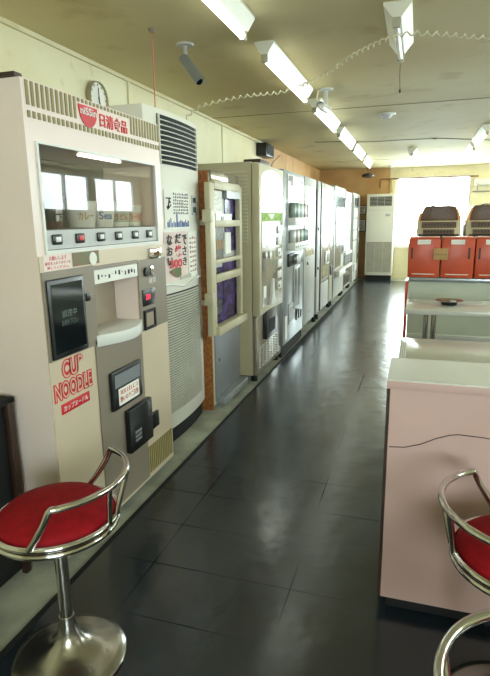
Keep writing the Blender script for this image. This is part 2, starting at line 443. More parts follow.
# notices under the display
s = B(X+.005, X+.0065, 1.567, 1.728, 1.178, 1.232).build('notice_sticker', 'pinkwhite', t, smooth=0)
MB().text('お願いします', (1.60, 1.70, 1.214, 1.229), X+.0065, depth=.0006).text('硬貨を入れてボタンを', (1.575, 1.722, 1.198, 1.21), X+.0065, depth=.0006).text('押してください。', (1.585, 1.712, 1.182, 1.194), X+.0065, depth=.0006).build('notice_lettering', 'red', s, smooth=0)
s = B(X+.005, X+.007, 1.737, 1.915, 1.182, 1.234).build('picture_sticker', 'photo_food', t, smooth=0)
MB().lathe([(.001, 0), (.026, .0005), (.026, .002)], (X+.007, 1.87, 1.203), 20, 'x').build('bowl_picture', 'paper', s)
# taupe control panel
tp = MB()
tp.box(X+.005, X+.012, 1.547, 1.862, .85, 1.176); tp.box(X+.005, X+.012, 1.862, 2.225, 1.158, 1.172)
tp.box(X+.005, X+.012, 2.225, 2.512, .826, 1.168); tp.box(X+.005, X+.012, 1.838, 2.225, .07, .868)
tp.build('control_panel', 'taupe', t, smooth=0)
sc_ = B(X+.012, X+.02, 1.558, 1.778, .855, 1.148, bev=.006).build('menu_screen', 'black', t)
B(X+.02, X+.0215, 1.575, 1.762, .875, 1.13).build('screen_glass', 'screen', sc_, smooth=0)
MB().text('調理中', (1.625, 1.715, 1.002, 1.03), X+.0216, depth=.0005).text('お待ち下さい', (1.62, 1.72, .972, .995), X+.0216, depth=.0005).build('screen_lettering', mat('dim screen ink', '#5b6664', .6), sc_, smooth=0)
B(X+.012, X+.02, 1.79, 1.818, 1.04, 1.072, bev=.004).build('lock', 'black', t)
B(X-.128, X-.12, 1.864, 2.223, .87, 1.156).build('recess_back', 'taupe_dark', t, smooth=0)
rs = B(X-.02, X+.010, 1.866, 2.221, 1.098, 1.155).build('recess_sign', 'paper', t, smooth=0)
rl = MB()
for i in range(12):
    yy = 1.89+.027*i; rl.box(X+.010, X+.0105, yy, yy+random.uniform(.008, .018), 1.12+random.uniform(-.008, .012), 1.128+random.uniform(0, .012))
rl.build('sign_print', 'print_black', rs, smooth=0)
lip = MB(); P1 = [(X-.12, 1.845)] + [(X+.01+.065*math.sin(PI*i/16), 1.845+.395*i/16) for i in range(17)] + [(X-.12, 2.24)]
lip.prism(P1, 'z', .838, .888, bev=.004); lip.build('recess_shelf', 'white', t)
# coin side
MB().lathe([(.001, 0), (.022, 0), (.022, .012), (.001, .014)], (X+.012, 2.295, 1.108), 20, 'x').build('coin_knob', 'black', t)
B(X+.012, X+.022, 2.335, 2.36, 1.085, 1.135, bev=.003).build('coin_slot', 'chrome', t)
MB().text('硬貨', (2.325, 2.40, 1.048, 1.076), X+.012, depth=.0008).build('coin_lettering', 'white', t, smooth=0)
d = B(X+.012, X+.018, 2.25, 2.372, .945, 1.025, bev=.002).build('price_display', 'black', t)
MB().text('250', (2.275, 2.318, .975, 1.0), X+.018, depth=.001).build('display_digits', 'led', d, smooth=0)
d = MB().box(X+.012, X+.022, 2.252, 2.366, .828, .842).box(X+.012, X+.022, 2.252, 2.366, .912, .925).box(X+.012, X+.022, 2.252, 2.264, .842, .912).box(X+.012, X+.022, 2.354, 2.366, .842, .912).build('change_tray', 'black', t, smooth=0)
B(X+.012, X+.014, 2.264, 2.354, .842, .912).build('change_flap', 'taupe_dark', d, smooth=0)
B(X+.005, X+.02, 2.345, 2.462, 1.166, 1.216, bev=.004).build('maker_plate', 'chrome', t)
# emblem lettering, red outlined
for (bd, mm, dp) in ((.10, 'redbright', .001), (-.012, 'ivory', .002)):
    o = MB().text('CUP', (1.613, 1.752, .765, .842) if bd > .02 else (1.619, 1.746, .770, .837), X+.005, depth=dp, bold=bd)
    o.text('NOODLE', (1.558, 1.803, .688, .762) if bd > .02 else (1.564, 1.797, .693, .757), X+.005, depth=dp, bold=bd)
    o.build('emblem_lettering', mm, t, smooth=0)
pl = B(X+.005, X+.007, 1.592, 1.775, .633, .674, bev=.0009).build('emblem_pill', 'redbright', t)
MB().text('カップヌードル', (1.605, 1.762, .642, .665), X+.007, depth=.001, bold=.01).build('pill_lettering', 'white', pl, smooth=0)
# vending door and side boxes
d = B(X+.012, X+.03, 1.912, 2.172, .53, .708, bev=.006).build('noodle_door', 'black', t)
B(X+.03, X+.032, 1.932, 2.15, .632, .69).build('door_window', 'grey', d, smooth=0)
s = B(X+.03, X+.032, 1.955, 2.135, .545, .622).build('door_label', 'paper', d, smooth=0)
MB().text('取出口', (1.968, 2.12, .592, .614), X+.032, depth=.0008).text('熱いのでご注意', (1.965, 2.125, .558, .585), X+.032, depth=.0008, bold=.01).build('door_lettering', 'orangetext', d, smooth=0)
d = B(X+.012, X+.04, 2.02, 2.24, .285, .498, bev=.006).build('hot_water_box', 'black', t)
for zz in (.33, .35, .37): B(X+.04, X+.042, 2.06, 2.12, zz, zz+.012).build('box_button', 'grey', d, smooth=0)
B(X+.005, X+.022, 2.25, 2.345, .308, .39, bev=.004).build('fork_tray', 'black', t)
for (xa, ya) in ((-2.0, 1.6), (-2.0, 2.47), (-1.36, 1.6), (-1.36, 2.47)): MB().cyl((xa, ya, 0), (xa, ya, .05), .025).build('foot', 'blackmatte', t)
# sample cups on the display shelf
G = 'sample cups behind the display glass'
def noodle_cup(yy, r, h, xx, label, col, words, wcol):
    c = MB().lathe([(.001, 0), (r*.78, 0), (r, h-.006), (r*1.05, h-.004), (r*1.05, h), (.001, h+.002)], (xx, yy, 1.324), 28).build('noodle_cup', 'cupwhite')
    tag(c, label, 'cup', G)
    w = MB().lathe([(r*.83+.001, h*.2), (r*.93+.001, h*.68)], (xx, yy, 1.324), 28).build('cup_band', col, c)
    q = MB().text(words, (yy-r*.55, yy+r*.55, 1.324+h*.3, 1.324+h*.6), 0, depth=.001, bold=.02)
    for v in q.bm.verts:                                # wrap the printing around the cup
        rr = r*(.785+.22*(v.co.z-1.324)/h)+.002+v.co.x; a = (v.co.y-yy)/r-.62
        v.co.x = xx+rr*math.cos(a); v.co.y = yy+rr*math.sin(a)
    q.build('cup_lettering', wcol, c, smooth=0)
noodle_cup(1.985, .068, .108, X-.11, 'white sample noodle cup with yellow and violet print, beside the dark packet', 'cupwhite', 'カレー', mat('yellow ink', '#c79c3c', .6))
noodle_cup(2.137, .062, .112, X-.11, 'white sample noodle cup with blue lettering in the middle of the display', 'cupwhite', 'Sea', 'print_blue')
noodle_cup(2.285, .066, .10, X-.12, 'white sample noodle cup with green band and red lettering', mat('pale green ink', '#a9b3a0', .6), 'うどん', 'red')
noodle_cup(2.41, .052, .098, X-.11, 'pinkish sample noodle cup at the right end of the display row', mat('pink ink', '#dcb5a6', .6), 'ヌードル', 'orangetext')
c = MB().lathe([(.001, 0), (.046, 0), (.05, .01), (.05, .12), (.044, .128), (.001, .128)], (X-.10, 1.755, 1.324), 28).build('drink_can', mat('dark red tin', '#4d1d1b', .3, .3))
tag(c, 'dark red and black tall can standing left of the sample cups', 'can')
MB().lathe([(.0505, .025), (.0505, .105)], (X-.10, 1.755, 1.324), 28).build('can_band', 'print_black', c)
MB().text('担', (1.735, 1.775, 1.41, 1.435), X-.053, depth=.004, bold=.02).text('担', (1.735, 1.775, 1.38, 1.405), X-.053, depth=.004, bold=.02).text('麺', (1.735, 1.775, 1.35, 1.375), X-.053, depth=.004, bold=.02).build('can_lettering', 'white', c, smooth=0)
tw = MB()
for (ya, dy, h) in ((1.68, .12, .15), (1.70, .2, .13), (1.74, .28, .16), (1.82, .1, .17), (1.86, .16, .15), (1.93, .1, .16), (1.95, .2, .14), (1.66, .03, .17)):
    p = [(X-.22, ya+dy*u, 1.326+h*(1.5*u-.5*u*u*1.2)) for u in [i/8 for i in range(9)]]
    tw.tube(p, .0018, 5)
tag(tw.build('dried_grass', 'twig'), 'thin dried grass stems standing behind the sample cups in the display', 'dried grass')
tag(B(-1.95, -1.262, 1.535, 1.575, 1.811, 1.826, bev=.004).build('wooden_strip', 'brown'), 'dark brown wooden strip lying on top of the noodle vending machine', 'wood strip')
# dark cabinet left of it
t = thing('low_cabinet', 'low black cabinet with brown edges left of the noodle machine behind the red stool', 'cabinet', (-1.6, 1.3, 0))
B(-1.95, -1.41, 1.08, 1.50, .02, .70).build('body', 'blackmatte', t, smooth=0)
for ya in (1.08, 1.475): B(-1.41, -1.385, ya, ya+.03, .0, .72, bev=.006).build('edge_post', 'brown', t)
B(-1.97, -1.385, 1.07, 1.515, .70, .722, bev=.006).build('top', 'blackmatte', t)

# ------------------------------------------------------------------ floor standing air conditioner by the noodle machine
def acx(yy): return -1.352-.03*((yy-2.98)/.36)**2
def slab(mb, y0, y1, z0, z1, o0, o1, n=10):
    a = [(acx(y0+(y1-y0)*i/n)+o1, y0+(y1-y0)*i/n) for i in range(n+1)]
    c = [(acx(y0+(y1-y0)*i/n)+o0, y0+(y1-y0)*i/n) for i in range(n+1)][::-1]
    return mb.prism(a+c, 'z', z0, z1)
t = thing('floor_air_conditioner', 'tall white floor air conditioner with black louvres right of the noodle machine', 'air conditioner', (-1.65, 2.96, 0))
n = 14; cur = [(acx(2.62+.725*i/n), 2.62+.725*i/n) for i in range(n+1)]
MB().prism(cur+[(-1.9, 3.345), (-1.9, 2.62)], 'z', .10, 1.94, bev=.006).build('body', 'acwhite', t)
lv = slab(MB(), 2.74, 3.285, 1.655, 1.91, -.02, .003).build('louvre_backing', 'blackmatte', t, smooth=0)
sl = MB()
for i in range(9): slab(sl, 2.745, 3.28, 1.672+i*.026, 1.676+i*.026, .003, .016)
for yy in (2.745, 3.277): slab(sl, yy, yy+.006, 1.655, 1.91, .003, .014, 2)
plabel(sl.build('louvre', 'acwhite', t, smooth=0), 'white louvre slats')
gr = slab(MB(), 2.69, 3.255, .2, .93, -.02, .002).build('intake_backing', 'darkgap', t, smooth=0)
sl = MB()
for i in range(46): slab(sl, 2.69, 3.255, .2+i*.0158, .2105+i*.0158, .002, .007, 6)
sl.build('intake_grille', 'acslat', t, smooth=0)
hd = MB(); pt = []
for i in range(21):
    yy = 2.67+.6*i/20; d_ = abs(yy-3.0)
    pt.append((acx(yy)+.006, yy, .985-.03*math.exp(-(d_/.13)**2)))
hd.tube(pt, .006, 6).build('panel_seam', 'white', t)
slab(MB(), 2.93, 3.09, 1.0, 1.02, .001, .01).build('handle', 'acslat', t, smooth=0)
pan = slab(MB(), 3.165, 3.25, 1.38, 1.50, .001, .005, 4).build('control_panel', 'greylight', t, smooth=0)
slab(MB(), 3.18, 3.235, 1.455, 1.485, .005, .007, 3).build('control_display', 'smoked', pan, smooth=0)
slab(MB(), 3.18, 3.235, 1.395, 1.43, .005, .007, 3).build('control_display', 'smoked', pan, smooth=0)
n = 14; cur = [(acx(2.63+.7*i/n)-.02, 2.63+.7*i/n) for i in range(n+1)]
MB().prism(cur+[(-1.88, 3.33), (-1.88, 2.63)], 'z', .0, .10).build('plinth', 'blackmatte', t, smooth=0)
# paper posters on it
def ac_poster(y0, y1, z0, z1, m, label):
    o = slab(MB(), y0, y1, z0, z1, .003, .0045, 4).build('poster', m, smooth=0)
    return tag(o, label, 'poster', 'papers taped on the air conditioner')
p = ac_poster(2.775, 3.105, 1.30, 1.52, 'paper', 'white paper notice with black handwriting and blue print, above the food poster')
xx = acx(2.94)+.006
q = MB()
for i in range(9):
    for k in range(7): q.box(acx(2.88+i*.024)+.0047, acx(2.88+i*.024)+.006, 2.88+i*.024, 2.89+i*.024, 1.385+k*.018, 1.385+k*.018+random.uniform(.006, .014))
for a in range(6):
    u = 2.79+.012*a; q.tube([(acx(2.82)+.007, 2.785+random.uniform(0, .08), 1.41+random.uniform(0, .07)), (acx(2.82)+.007, 2.785+random.uniform(0, .08), 1.41+random.uniform(0, .07))], .0035, 5)
q.build('lettering', 'print_black', p, smooth=0)
q = MB()
for i in range(16): q.box(acx(2.80+i*.018)+.0047, acx(2.8+i*.018)+.006, 2.80+i*.018, 2.8+i*.018+random.uniform(.008, .018), 1.31, 1.335+random.uniform(0, .05)*(1.6 if i < 7 else .4))
q.build('blue_print', 'print_blue', p, smooth=0)
p = ac_poster(2.755, 3.05, 1.0, 1.285, mat('pink paper', '#e9d3cc', .8), 'pink bordered food poster with large brush lettering and a bowl picture')
q = MB(); xq = acx(2.9)+.0065
q.text('で', (2.975, 3.035, 1.205, 1.265), xq+.001, bold=.02).text('さ', (2.975, 3.035, 1.14, 1.195), xq-.001, bold=.02).text('き', (2.975, 3.035, 1.08, 1.13), xq-.001, bold=.02)
q.text('だ', (2.875, 2.955, 1.215, 1.272), xq, bold=.02)
q.text('な', (2.775, 2.845, 1.21, 1.27), xq-.004, bold=.02).text('お', (2.775, 2.845, 1.15, 1.20), xq-.004, bold=.02).text('い', (2.775, 2.845, 1.095, 1.14), xq-.004, bold=.02)
q.build('lettering', 'print_black', p, smooth=0)
MB().text('焼', (2.87, 2.955, 1.135, 1.205), xq, bold=.03).text('300', (2.80, 2.965, 1.075, 1.125), xq-.001, bold=.04).build('red_lettering', 'redbright', p, smooth=0)
MB().prism([(2.79+.22*u, 1.06-.045*math.sin(PI*u)) for u in [i/10 for i in range(11)]] + [(3.01-.22*u, 1.06+.015*math.sin(PI*u)) for u in [i/10 for i in range(1, 10)]], 'x', xq-.004, xq-.001).build('bowl_picture', 'photo_food', p, smooth=0)
p = ac_poster(3.07, 3.225, 1.0, 1.28, 'paper', 'white price list with faint red columns right of the food poster')
q = MB()
for cidx in range(3):
    for k in range(8): q.box(acx(3.1+cidx*.042)+.0047, acx(3.1+cidx*.042)+.006, 3.095+cidx*.042, 3.117+cidx*.042, 1.03+k*.029, 1.03+k*.029+random.uniform(.006, .018))
q.build('lettering', mat('faded red ink', '#b98f86', .8), p, smooth=0)

# ------------------------------------------------------------------ caged vending machine with chipboard side
t = thing('sandwich_vending_machine', 'narrow cream vending machine behind a security frame, purple panels, chipboard at its side', 'vending machine', (-1.7, 3.68, 0))
XM = -1.335
B(-2.05, XM, 3.405, 3.98, .03, 1.655).build('body', 'cream', t, smooth=0)
B(XM-.35, XM+.02, 3.41, 3.96, 1.60, 1.672, bev=.004).build('top_panel', 'mirrorish', t)
B(XM, XM+.014, 3.425, 3.965, .05, .60, bev=.003).build('lower_door', 'grey', t)
MB().lathe([(.001, 0), (.013, 0), (.013, .008), (.001, .01)], (XM+.014, 3.47, .36), 16, 'x').build('door_lock', 'chrome', t)
B(XM, XM+.075, 3.44, 3.99, .035, .085, bev=.004).build('delivery_lip', 'silver', t)
ip = B(XM, XM+.006, 3.41, 3.96, .60, 1.60).build('inner_panel', 'greylight', t, smooth=0)
B(XM+.006, XM+.012, 3.62, 3.95, .60, 1.06).build('purple_panel', 'purple', t, smooth=0)
B(XM+.006, XM+.012, 3.68, 3.94, 1.12, 1.56).build('purple_panel', 'purple', t, smooth=0)
B(XM+.006, XM+.01, 3.46, 3.62, .60, 1.02).build('purple_panel', 'purple', t, smooth=0)
# cage
fx0, fx1 = XM+.02, XM+.058
cg = MB()
cg.box(fx0, fx1, 3.27, 3.36, .575, 1.585, bev=.004); cg.box(fx0, fx1, 3.885, 3.935, .60, 1.585, bev=.004)
for (za, zb) in ((1.545, 1.60), (1.30, 1.345), (1.055, 1.085), (.93, .985)): cg.box(fx0+.002, fx1+.002, 3.36, 3.885, za, zb, bev=.003)
cg.box(fx0, fx1+.03, 3.33, 3.95, .57, .63, bev=.004)
cg.build('security_frame', 'creamdark', t)
B(fx0+.004, fx1, 3.60, 3.885, 1.495, 1.545).build('dark_bar', 'grey', t, smooth=0)
s = B(fx0-.004, fx0+.012, 3.365, 3.57, 1.37, 1.54).build('menu_card', 'paper', t, smooth=0)
q = MB()
for i in range(14): q.box(fx0+.012, fx0+.013, 3.38+random.random()*.15, 3.40+random.random()*.16, 1.39+i*.009, 1.395+i*.009)
q.build('card_print', 'greylight', s, smooth=0)
s = B(fx0-.004, fx0+.012, 3.365, 3.60, 1.35, 1.365).box(fx0-.004, fx0+.03, 3.40, 3.72, 1.315, 1.39).build('coin_plate', 'white', t, smooth=0)
B(fx0+.03, fx0+.033, 3.50, 3.545, 1.335, 1.37).build('coin_slot', 'black', s, smooth=0)
s = B(fx0-.004, fx0+.012, 3.365, 3.58, 1.085, 1.30).build('food_photo', mat('dark food photo', '#6f6652', .4, scale=30, hex2='#2b2a22'), t, smooth=0)
q = MB()
for i in range(6): q.box(fx0+.012, fx0+.0135, 3.38+i*.033, 3.395+i*.033, 1.15, 1.2+.02*random.random())
q.build('photo_print', 'cardboard', s, smooth=0)
B(fx0-.004, fx0+.02, 3.60, 3.72, 1.11, 1.26).build('white_card', 'paper', t, smooth=0)
s = B(XM+.012, XM+.03, 3.40, 3.53, .70, .80).build('black_label', 'black', t, smooth=0)
for zz in (1.375, .83):
    h = B(fx0-.01, fx1+.012, 3.245, 3.295, zz-.04, zz+.04, bev=.006).build('hinge_bracket', 'creamdark', t)
    B(XM-.12, fx0-.02, 3.372, 3.383, zz-.06, zz-.025).build('hinge_strap', 'creamdark', h, smooth=0)
sv = MB()
for i in range(16): sv.box(XM-.01, XM+.05, 3.99, 4.05, 1.15+i*.028, 1.165+i*.028)
ob = B(-2.02, XM-.002, 3.385, 3.402, .0, 1.665).build('chipboard_panel', 'board', smooth=0)
tag(ob, 'tall orange brown chipboard panel standing between air conditioner and caged machine', 'board')
sv.bm.free()

# ------------------------------------------------------------------ row of vending machines along the left wall
XF = -1.2
GV = 'vending machines in the row along the left wall'
def feet(t, y0, y1, x0=-2.0, x1=XF-.06):
    for xa in (x0, x1):
        for ya in (y0+.06, y1-.06): MB().cyl((xa, ya, 0), (xa, ya, .062), .028, 12).build('foot', 'blackmatte', t)

# beige machine with open arched sign
t = thing('vending_machine', 'beige vending machine with bright arched sign panel and louvred side', 'vending machine', (-1.6, 4.53, 0), GV)
Y0, Y1 = 4.105, 4.945
B(-2.05, XF-.055, Y0, Y1, .06, 1.785).build('body', 'creamdark', t, smooth=0)
B(XF-.05, XF, Y0+.005, Y1-.005, .565, 1.78, bev=.006).build('door', 'cream', t)
B(XF-.05, XF-.02, Y0+.005, Y1-.005, .06, .555, bev=.004).build('lower_panel', 'bronze', t)
arch = [(4.215, 1.405), (4.865, 1.405)] + [(4.54+.325*math.cos(a), 1.66+.085*math.sin(a)) for a in [PI*i/16 for i in range(17)]]
MB().prism(arch, 'x', XF, XF+.006).build('sign_panel', 'signlit', t, smooth=0)
gp = B(XF, XF+.006, 4.215, 4.865, 1.335, 1.403).build('leaf_picture', 'green', t, smooth=0)
MB().prism([(4.40+.2*u, 1.392-.045*math.sin(PI*u)) for u in [i/10 for i in range(11)]], 'x', XF+.006, XF+.008).build('bowl_picture', 'paper', gp, smooth=0)
B(XF, XF+.005, 4.2, 4.87, .62, 1.325).build('bronze_panel', 'bronze', t, smooth=0)
q = MB()
for i in range(5): q.box(XF+.005, XF+.007, 4.235+i*.075, 4.275+i*.075, 1.12+.02*(i % 2), 1.315)
q.build('bottle_picture', 'silver', t, smooth=0)
for (a, c_, r) in ((4.30, 1.06, .03), (4.43, 1.05, .03)): MB().lathe([(.001, 0), (r, 0), (r, .012), (.001, .012)], (XF+.006, a, c_), 16, 'x').build('knob', 'white', t)
for i in range(6): B(XF+.005, XF+.016, 4.69, 4.82, .72+i*.1, .79+i*.1, bev=.003).build('selection_plate', 'white', t)
for i in range(4): B(XF+.016, XF+.019, 4.71, 4.75, .74+i*.15, .76+i*.15).build('selection_button', 'black', t, smooth=0)
for (ya, za, w_, h_, mm) in ((4.22, .92, .09, .16, 'brown'), (4.24, .70, .08, .1, 'paper'), (4.56, .95, .09, .12, 'photo_food'), (4.57, 1.12, .1, .17, 'purple'), (4.58, .72, .07, .16, 'brown')):
    B(XF+.005, XF+.007, ya, ya+w_, za, za+h_).build('product_picture', mm, t, smooth=0)
q = MB().prism([(4.40, .62), (4.56, .62), (4.53, .7), (4.51, .84), (4.47, .84), (4.44, .7)], 'x', XF+.006, XF+.03)
q.build('funnel_picture', 'white', t, smooth=0)
d = B(XF-.02, XF+.02, 4.30, 4.62, .335, .575, bev=.006).build('delivery_flap', 'black', t)
B(XF+.02, XF+.022, 4.36, 4.56, .38, .50).build('flap_window', 'blackmatte', d, smooth=0)
q = MB()
for c_ in range(7):
    for k in range(8): q.box(XF-.02, XF-.013, 4.17+c_*.1, 4.215+c_*.1, .11+k*.024, .118+k*.024)
q.build('vent_slots', 'white', t, smooth=0)
q = MB()
for i in range(20): q.box(-1.50, -1.285, Y0-.012, Y0, 1.17+i*.028, 1.183+i*.028)
q.build('side_louvre', 'cream', t, smooth=0)
B(XF-.05, XF+.012, Y0+.0, Y0+.035, .575, 1.77, bev=.004).build('door_edge', 'creamdark', t)
feet(t, Y0, Y1)
o = B(-1.42, -1.27, 4.43, 4.72, 1.787, 1.84, bev=.008).build('junction_box', 'brown')
tag(o, 'small brown box on top of the beige vending machine', 'box')

# silver coffee machine
t = thing('vending_machine', 'silver drink vending machine with two rows of samples and black coin panel', 'vending machine', (-1.6, 5.41, 0), GV)
Y0, Y1 = 4.955, 5.90
B(-2.05, XF, Y0, Y1, .12, 1.80, bev=.008).build('body', 'silver', t)
B(-2.03, XF-.02, Y0+.01, Y1-.01, .0, .118).build('plinth', 'blackmatte', t, smooth=0)
B(XF, XF+.008, 5.09, 5.85, 1.06, 1.765).build('display_panel', 'greylight', t, smooth=0)
B(XF+.008, XF+.014, 5.10, 5.84, 1.54, 1.70, bev=.002).build('sign_panel', 'signsoft', t)
B(XF+.008, XF+.04, 5.18, 5.38, 1.66, 1.75, bev=.003).build('cup_sign', 'white', t)
MB().box(XF+.008, XF+.014, 5.45, 5.76, 1.725, 1.735).box(XF+.008, XF+.014, 5.75, 5.765, 1.67, 1.735).box(XF+.014, XF+.016, 5.66, 5.75, 1.52, 1.63).build('sign_print', 'black', t, smooth=0)
hues = ['#7d8a80', '#6c5f58', '#c6cac4', '#5b6a62', '#a9b6a2', '#8c6a60', '#b7c7b8', '#4f5660', '#c9d3d0', '#7a8f86']
for row, (za, zb) in enumerate(((1.36, 1.50), (1.12, 1.24))):
    for i in range(8):
        yy = 5.13+i*.09
        MB().lathe([(.001, 0), (.03, 0), (.032, .005), (.032, zb-za-.01), (.026, zb-za), (.001, zb-za)], (XF+.045, yy+.03, za), 14).build('sample_can', mat('tin %d' % (row*8+i), hues[(i*3+row*2) % 10], .35, .2), t)
    q = B(XF+.008, XF+.085, 5.10, 5.84, za-.075, za-.002, bev=.003).build('button_shelf', 'white', t)
    for i in range(8): B(XF+.085, XF+.089, 5.125+i*.09, 5.165+i*.09, za-.05, za-.03).build('button', 'black', q, smooth=0)
B(XF+.008, XF+.012, 5.10, 5.84, 1.26, 1.285).build('shade_strip', 'black', t, smooth=0)
d = B(XF, XF+.02, 5.12, 5.82, .885, 1.01, bev=.004).build('coin_panel', 'black', t)
MB().lathe([(.001, 0), (.05, 0), (.045, .03), (.001, .03)], (XF+.02, 5.38, .95), 20, 'x').build('bill_slot', 'silver', d)
B(XF+.02, XF+.045, 5.42, 5.56, .90, .99, bev=.004).build('bill_slot', 'greylight', d)
d = B(XF, XF+.016, 5.38, 5.66, .42, .87, bev=.004).build('cup_door', 'greylight', t)
MB().box(XF+.016, XF+.018, 5.40, 5.495, .45, .84).box(XF+.016, XF+.018, 5.545, 5.64, .44, .84).build('cup_door_slot', 'black', d, smooth=0)
d = B(XF, XF+.008, 5.17, 5.45, .30, .50, bev=.002).build('vent_plate', 'greylight', t)
q = MB()
for i in range(6): q.box(XF+.008, XF+.011, 5.2, 5.40, .325+i*.024, .337+i*.024)
q.build('vent_slots', 'black', d, smooth=0)
for i in range(3): B(XF, XF+.012, 5.52+i*.11, 5.59+i*.11, .28, .40-.02*i, bev=.003).build('return_flap', 'black', t)
B(XF, XF+.004, 5.02, 5.12, .16, .4).build('paper_strip', 'white', t, smooth=0)

# white closed machine
t = thing('vending_machine', 'plain white vending machine with a long dark handle groove', 'vending machine', (-1.6, 6.45, 0), GV)
Y0, Y1 = 5.93, 6.975
B(-2.05, XF-.04, Y0, Y1, .11, 1.815).build('body', 'creammach', t, smooth=0)
B(XF-.04, XF, Y0+.003, 6.63, .13, 1.805, bev=.006).build('door', 'whitemach', t)
B(XF-.04, XF, 6.77, Y1-.003, .13, 1.805, bev=.006).build('coin_column', 'whitemach', t)
B(XF-.04, XF-.025, 6.63, 6.77, .13, 1.805).build('groove', 'mirrorish', t, smooth=0)
B(XF-.025, XF+.004, 6.68, 6.72, .62, 1.70, bev=.004).build('handle', 'darkgap', t)
MB().text('飲料', (6.1, 6.35, .235, .275), XF, depth=.001).build('door_lettering', 'grey', t, smooth=0)
B(XF-.04, XF-.002, 5.932, 5.955, .13, 1.80).build('edge_strip', 'edge', t, smooth=0)
B(XF-.001, XF+.002, 6.02, 6.56, .92, 1.70).build('polished_panel', 'mirrorish', t, smooth=0)
for (yy, zz) in ((6.12, .82), (6.82, .70), (6.82, 1.2)): B(XF, XF+.012, yy, yy+.05, zz, zz+.04, bev=.003).build('lock', 'black', t)
feet(t, Y0, Y1); 
f_ = B(-1.95, -1.4, Y0+.1, Y1-.1, .03, .11).build('underframe', 'blackmatte', t, smooth=0)

# cream two-door machine
t = thing('vending_machine', 'shiny cream vending machine with two polished panels and gap underneath', 'vending machine', (-1.6, 7.6, 0), GV)
Y0, Y1 = 7.05, 8.20
B(-2.05, XF-.04, Y0, Y1, .12, 1.81).build('body', 'creamdark', t, smooth=0)
B(XF-.04, XF, Y0+.003, 7.74, .50, 1.80, bev=.006).build('door', 'creammach', t)
B(XF-.04, XF, Y0+.003, 7.74, .13, .485, bev=.006).build('lower_door', 'whitemach', t)
B(XF-.04, XF-.005, 7.79, Y1-.003, .13, 1.80, bev=.006).build('coin_column', 'creammach', t)
B(XF, XF+.003, 7.16, 7.64, .55, 1.72).build('polished_panel', 'mirrorish', t, smooth=0)
B(XF-.005, XF-.002, 7.86, 8.12, .55, 1.75).build('polished_panel', 'mirrorish', t, smooth=0)
B(XF+.003, XF+.006, 7.34, 7.5, 1.52, 1.72).build('dark_label', 'bronze', t, smooth=0)
for ya in (7.052, 7.742, 8.165): B(XF-.04, XF+.004, ya, ya+.045, .13, 1.80).build('edge_strip', 'edge', t, smooth=0)
d = B(XF+.003, XF+.02, 7.36, 7.66, .72, .90, bev=.003).build('coin_plate', 'white', t)
B(XF+.02, XF+.023, 7.46, 7.62, .75, .87).build('coin_slot', 'black', d, smooth=0)
B(XF-.005, XF+.01, 7.92, 8.05, .52, .66, bev=.003).build('return_cup', 'black', t)
feet(t, Y0, Y1)

# white glass-top machine
t = thing('vending_machine', 'white vending machine with grey glazed top window over white panels', 'vending machine', (-1.6, 8.88, 0), GV)
Y0, Y1 = 8.25, 9.50
B(-2.05, XF-.03, Y0, Y1, .09, 1.835).build('body', 'whitemach', t, smooth=0)
B(XF-.03, XF, Y0+.003, Y1-.003, .11, 1.83, bev=.006).build('door', 'whitemach', t)
for (za, zb) in ((1.505, 1.52), (1.272, 1.288), (.925, .948)): B(XF, XF+.012, 8.33, 9.43, za, zb).build('edge_strip', 'edge', t, smooth=0)
B(XF, XF+.008, 9.42, 9.46, .12, 1.80).build('edge_strip', 'edge', t, smooth=0)
B(XF, XF+.004, 8.40, 9.42, 1.52, 1.68).build('top_window', 'smoked', t, smooth=0)
for (za, zb) in ((1.29, 1.50), (.95, 1.27)): B(XF, XF+.01, 8.36, 9.40, za, zb, bev=.004).build('white_panel', 'white', t)
B(XF, XF+.005, 8.36, 9.0, .55, .92).build('polished_panel', 'mirrorish', t, smooth=0)
d = B(XF, XF+.015, 9.1, 9.42, .76, 1.04, bev=.004).build('coin_panel', 'silver', t)
B(XF+.015, XF+.02, 9.14, 9.22, .80, .95).build('coin_slot', 'black', d, smooth=0)
B(XF, XF+.08, 8.36, 9.38, .44, .535, bev=.01).build('delivery_chute', 'white', t)
B(XF+.08, XF+.084, 9.1, 9.34, .46, .52).build('chute_slot', 'black', t, smooth=0)
feet(t, Y0, Y1)

# narrow machine with button columns
t = thing('vending_machine', 'narrow white machine with columns of small dark buttons', 'vending machine', (-1.6, 10.08, 0), GV)
Y0, Y1 = 9.57, 10.57
B(-2.05, XF-.02, Y0, Y1, .1, 1.81, bev=.006).build('body', 'whitemach', t)
B(XF-.02, XF-.012, Y0+.05, 10.3, .78, 1.65).build('sign_panel', 'signsoft', t, smooth=0)
for i in range(16): B(XF-.02, XF-.008, 10.38, 10.46, .82+i*.052, .846+i*.052).build('selection_button', 'black', t, smooth=0)
B(XF-.02, XF+.02, Y0+.04, Y1-.04, .70, .75, bev=.004).build('ledge', 'white', t)
B(XF-.02, XF-.01, Y0+.06, Y1-.06, .52, .69).build('delivery_window', 'black', t, smooth=0)
for i in range(3): B(XF-.01, XF-.004, Y0+.14+i*.27, Y0+.3+i*.27, .54, .67).build('delivery_flap', 'grey', t, smooth=0)
B(XF-.02, XF+.03, Y0+.04, Y1-.04, .46, .51, bev=.004).build('ledge', 'white', t)
B(XF-.02, XF-.015, Y0+.06, Y1-.06, .14, .44).build('polished_panel', 'mirrorish', t, smooth=0)
feet(t, Y0, Y1)

